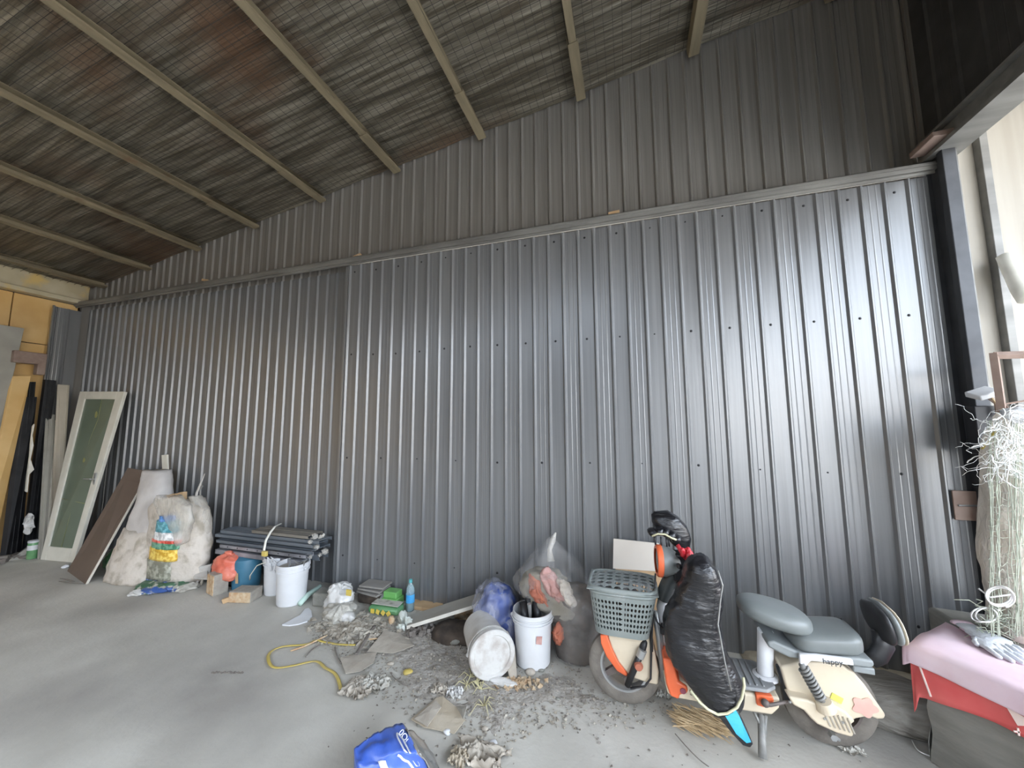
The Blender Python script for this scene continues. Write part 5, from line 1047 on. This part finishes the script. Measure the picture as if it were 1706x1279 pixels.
# weathered log and soil
b = MB(); l0, l1 = V((.98, 3.02, .06)), V((1.72, 2.78, .09)); secs = []
for k in range(15):
    t = k/14; c_ = l0.lerp(l1, t); r = .085+.035*sin(t*3)+.012*noise.noise(V((t*6, 0, 0))); secs.append((c_+V((0, 0, .02)), V((.1, .95, 0)).normalized()*r*1.5, V((0, 0, r))))
b.loft(secs, 26); b.crumple(.022, 9, 5, zmin=-.005); single('weathered_log', b, logm, 'grey weathered log lying behind the rear wheel of the scooter', 'log', smooth=True)
b = MB().grid(lambda u, v: V((.72+1.25*u, 3.33-.32*v, .005+.055*(1-v)*(sin(u*pi)**.5)+.012*noise.noise(V((u*9, v*5, 0))))), 40, 12); single('sandy_soil', b, soilm, 'sandy soil banked against the foot of the wall behind the log', 'soil', kind='stuff', smooth=True)

# ------------------------------------------------------------ right side opening, frame, cream wall beyond
b = MB().bb((2.13, 3.19, 0), (2.205, 3.24, 3.62)).bb((2.15, 3.24, 0), (2.18, 3.36, 3.62)).bb((2.12, 3.33, 0), (2.22, 3.42, 3.62))
colm = struct('column_1', b, steel_d, smooth=0, bevel=.004); colm['label'] = 'dark steel column at the right end of the wall'
b = MB().bb((2.206, 3.20, 0), (2.216, 3.23, 3.6)); struct('trim_4', b, girt_m, smooth=0)['label'] = 'pale grey edge strip of the dark column'
b = MB().bb((2.14, YF, 3.60), (2.16, 3.42, 3.72)).bb((2.10, YF, 3.58), (2.28, 3.42, 3.61)).bb((2.10, YF, 3.72), (2.28, 3.42, 3.74)); struct('trim_5', b, girt_m, smooth=0)['label'] = 'steel header beam over the side opening'
mb = ribbed(MB(), YF, 3.52, lambda y: 3.72, lambda y: 5.40, 2.20, pitch=.2, axis='y', h=.012); ws = struct('wall_right', mb, mat('dark_side_steel', (.03, .029, .028), rough=.7), smooth=0, solid=.004); ws['label'] = 'dark upper side wall above the header beam'  # near-black steel over the whole upper side wall
b = MB()
for (y_, z_) in ((3.05, 4.75), (2.72, 4.42), (2.46, 4.65), (2.2, 4.9), (2.9, 4.4)): b.lathe([(0, .001), (.006, .001), (.006, 0)], (2.185, y_, z_), (-1, 0, 0), 8)
# bird-eaten board at beam end
b = MB().bb((2.02, 3.08, 3.62), (2.2, 3.3, 3.66)); b.jit(.02, 12); single('broken_board_end', b, rust, 'splintered brown board end on the header above the dark column', 'board', smooth=0, bevel=.004)
# cream wall beyond, seen through the opening
mbs = root('cream_wall_beyond', 'cream ribbed wall beyond the side opening', 'wall', (3.2, 3.5, 0)); mbs['kind'] = 'structure'; del mbs['category']
xx = 2.24
for k, xe in enumerate((2.50, 2.9, 3.3, 3.7, 4.1, 4.5)):
    obj('wall_board', MB().bb((xx, 3.42, 0), (xe-.006, 3.46, 4.05)), creamwall, mbs, smooth=0, bevel=.004); obj('batten', MB().bb((xe-.045, 3.36, 0), (xe+.0, 3.42, 4.0)), girt_m, mbs, smooth=0, bevel=.003); xx = xe
b = MB().bb((2.24, 3.30, 3.98), (4.6, 3.42, 4.06)); struct('trim_6', b, girt_m, smooth=0)['label'] = 'ledge above the cream wall beyond the opening'
b = MB()
for k in range(16): b.bb((2.25, 1.66+.11*k, 4.10), (4.6, 1.66+.11*k+.1, 4.125))
struct('canopy_ceiling', b, creamwall, smooth=0)['label'] = 'boarded canopy soffit beyond the side opening'
# roll on the cream wall
b = MB().tube([W(1672, 426, 3.30), W(1682, 445, 3.28), W(1700, 480, 3.2), W(1712, 498, 3.16)], [.035, .04, .045, .045], 14); b.crumple(.008, 20); single('rolled_cloth', b, netm, 'pale rolled cloth hanging slanted on the cream wall', 'roll', smooth=True)
# rusty frame
b = MB(); p0, p1, p2 = W(1656, 592, 2.95), W(1740, 590, 2.95), W(1673, 705, 2.95)
b.tube([p0, p1], .022, 4); b.tube([p0+V((0, 0, .015)), V((p0.x, p0.y, 0))], .022, 4); b.tube([V((p0.x, p0.y, 1.8)), V((p0.x+.5, p0.y, 1.9))], .005, 5)
single('rusty_frame', b, rust, 'brown rusty square tube frame standing in the side opening', 'frame', smooth=0)
# small white lamp on stick
lp = W(1638, 655, 3.05); r_ = root('small_floodlight', 'small white floodlight fixed above the hanging net', 'floodlight', lp)
obj('lamp_body', MB().box(lp, (.11, .10, .035), Matrix.Rotation(-.35, 3, 'Y')@Matrix.Rotation(.35, 3, 'X')), white_pl, r_, bevel=.006); obj('lamp_stem', MB().tube([lp, lp+V((.07, .02, -.06)), lp+V((.07, .02, -.14))], .012, 8), rust, r_)
b = MB().tube([lp+V((.03, 0, -.02)), W(1676, 690, 2.9)], .006, 6); single('bamboo_stick', b, strawm, 'thin bamboo stick from the floodlight down to the net', 'stick'); b = MB().tube([lp+V((.05, 0, 0)), W(1690, 690, 2.9)], .005, 6); single('bamboo_stick', b, rust, 'darker thin stick crossing above the bamboo stick', 'stick')
# dark box on the column
b = MB().bb((2.06, 3.10, 1.50), (2.20, 3.19, 1.80)); single('dark_switch_box', b, blackm, 'dark box fixed on the column below the floodlight', 'box', bevel=.006)
lk = W(1611, 842, 3.31); r_ = root('door_latch_plate', 'dark square latch plate with a blue grip near the column', 'latch', lk)
obj('plate', MB().box(lk, (.14, .012, .19)), rust, r_, bevel=.003); obj('grip', MB().tube([lk+V((.03, -.05, -.06)), lk+V((.10, -.20, -.05))], [.022, .015], 10), mat('blue_grip', (.02, .10, .30), rough=.4), r_, smooth=True); obj('bolt', MB().tube([lk+V((-.05, -.012, .0)), lk+V((.06, -.012, .005))], .006, 6), silver, r_)
# hanging net bundle
nr = root('hanging_net', 'pale plastic net bundle hanging in the side opening down to the floor', 'net', (1.98, 2.8, 0))
nrows = [(690, 1665, 1712), (720, 1650, 1725), (760, 1646, 1740), (820, 1644, 1750), (880, 1643, 1755), (940, 1645, 1760), (1000, 1652, 1765), (1060, 1660, 1770)]
obj('net_film', pxloft(nrows, 2.82, .14, n=48, amp=.035, fr=7, seed=2), netfilm, nr, smooth=True)
obj('net_core', pxloft([(y, xl+14, xr-4) for y, xl, xr in nrows[1:]], 2.86, .1, n=32, amp=.03, fr=7, seed=5), mat('cream_sheeting', (.66, .6, .52), rough=.8, nscale=4), nr, smooth=True)
b = MB()
for k in range(26):
    x_ = 1645+random.uniform(0, 66); pts = [W(x_+random.uniform(-4, 4)+(yy_-700)*.012, yy_, 2.68+random.uniform(-.02, .05)) for yy_ in range(700, 1061, 30)]; b.tube(pts, .0016, 4)
for k in range(30):
    yy_ = 720+k*11; b.tube([W(x_, yy_+random.uniform(-5, 5), 2.68+random.uniform(0, .04)) for x_ in range(1646, 1712, 8)], .0012, 4)
o = obj('net_strands', b, netg, nr, smooth=True); o['kind'] = 'stuff'
b = MB()
for k in range(90):
    cx, cy = random.gauss(1676, 14), random.gauss(735, 26); p = W(cx, cy, 2.62+random.uniform(-.05, .05)); pts = [p]
    dr_ = V((random.gauss(0, 1), random.gauss(0, .5), random.gauss(-.5, 1))).normalized()
    for j in range(16): dr_ = (dr_+V((random.gauss(0, .45), random.gauss(0, .25), random.gauss(-.12, .45)))).normalized(); p = p+dr_*.013; pts.append(p)
    b.tube(pts, random.choice((.0015, .002, .003)), 5, flat=.5)
o = obj('tangled_ties', b, wirew, nr, smooth=True); o['kind'] = 'stuff'
b = MB().tube([W(1636, 748, 2.7), W(1645, 735, 2.7), W(1660, 715, 2.7)], .009, 6, flat=.4); obj('yellow_tie', b, yellowband, nr, smooth=True)
b = MB().ball(W(1700, 690, 2.66), (.07, .05, .04), 3).crumple(.03, 20, 2); obj('white_foam', b, white_pl, nr, smooth=True)
b = MB(); rr_ = []
for k in range(60):
    t = k/59; a = t*2*pi*2.2; rr_.append(W(1663+22*cos(a)+t*6, 990+16*sin(a)+t*6, 2.62+.02*sin(a*2)))
b.tube([W(1630, 980, 2.66), W(1650, 995, 2.64)]+rr_, .004, 6); single('white_wire_coil', b, wirew, 'loose white wire coil at the net above the gloves', 'wire', smooth=True)
b = MB(); rr_ = []
for k in range(50):
    t = k/49; a = t*2*pi*1.9; rr_.append(W(1634+20*cos(a)+t*14, 1024+12*sin(a), 2.68+.02*sin(a*3)))
b.tube(rr_, .0035, 6); single('white_wire_coil', b, wirew, 'second white wire coil just above the back corner of the pink cloth', 'wire', smooth=True)
b = MB()
for k in range(60):
    p = W(random.uniform(1660, 1715), random.uniform(1020, 1066), 2.75+random.uniform(-.05, .05)); pts = [p]
    for j in range(6): p = p+V((random.gauss(0, .03), random.gauss(0, .012), random.gauss(0, .02))); pts.append(p)
    b.tube(pts, .0025, 4)
single('green_net_heap', b, netg, 'tangled pale green net heaped behind the gloves', 'net', kind='stuff', smooth=True)
b = MB().bb((1.72, 2.72, 0), (2.2, 3.12, .56)); b.jit(.03, 5); single('net_heap_base', b, wrapg, 'grey sack on the floor carrying the green net', 'sack', bevel=.03)
# front wall header (behind the camera) and far upper wall
b = MB().bb((XL-.2, YF-.1, 0), (XR+.2, YF, 5.6)); struct('wall_front', b, steel_d, smooth=0)
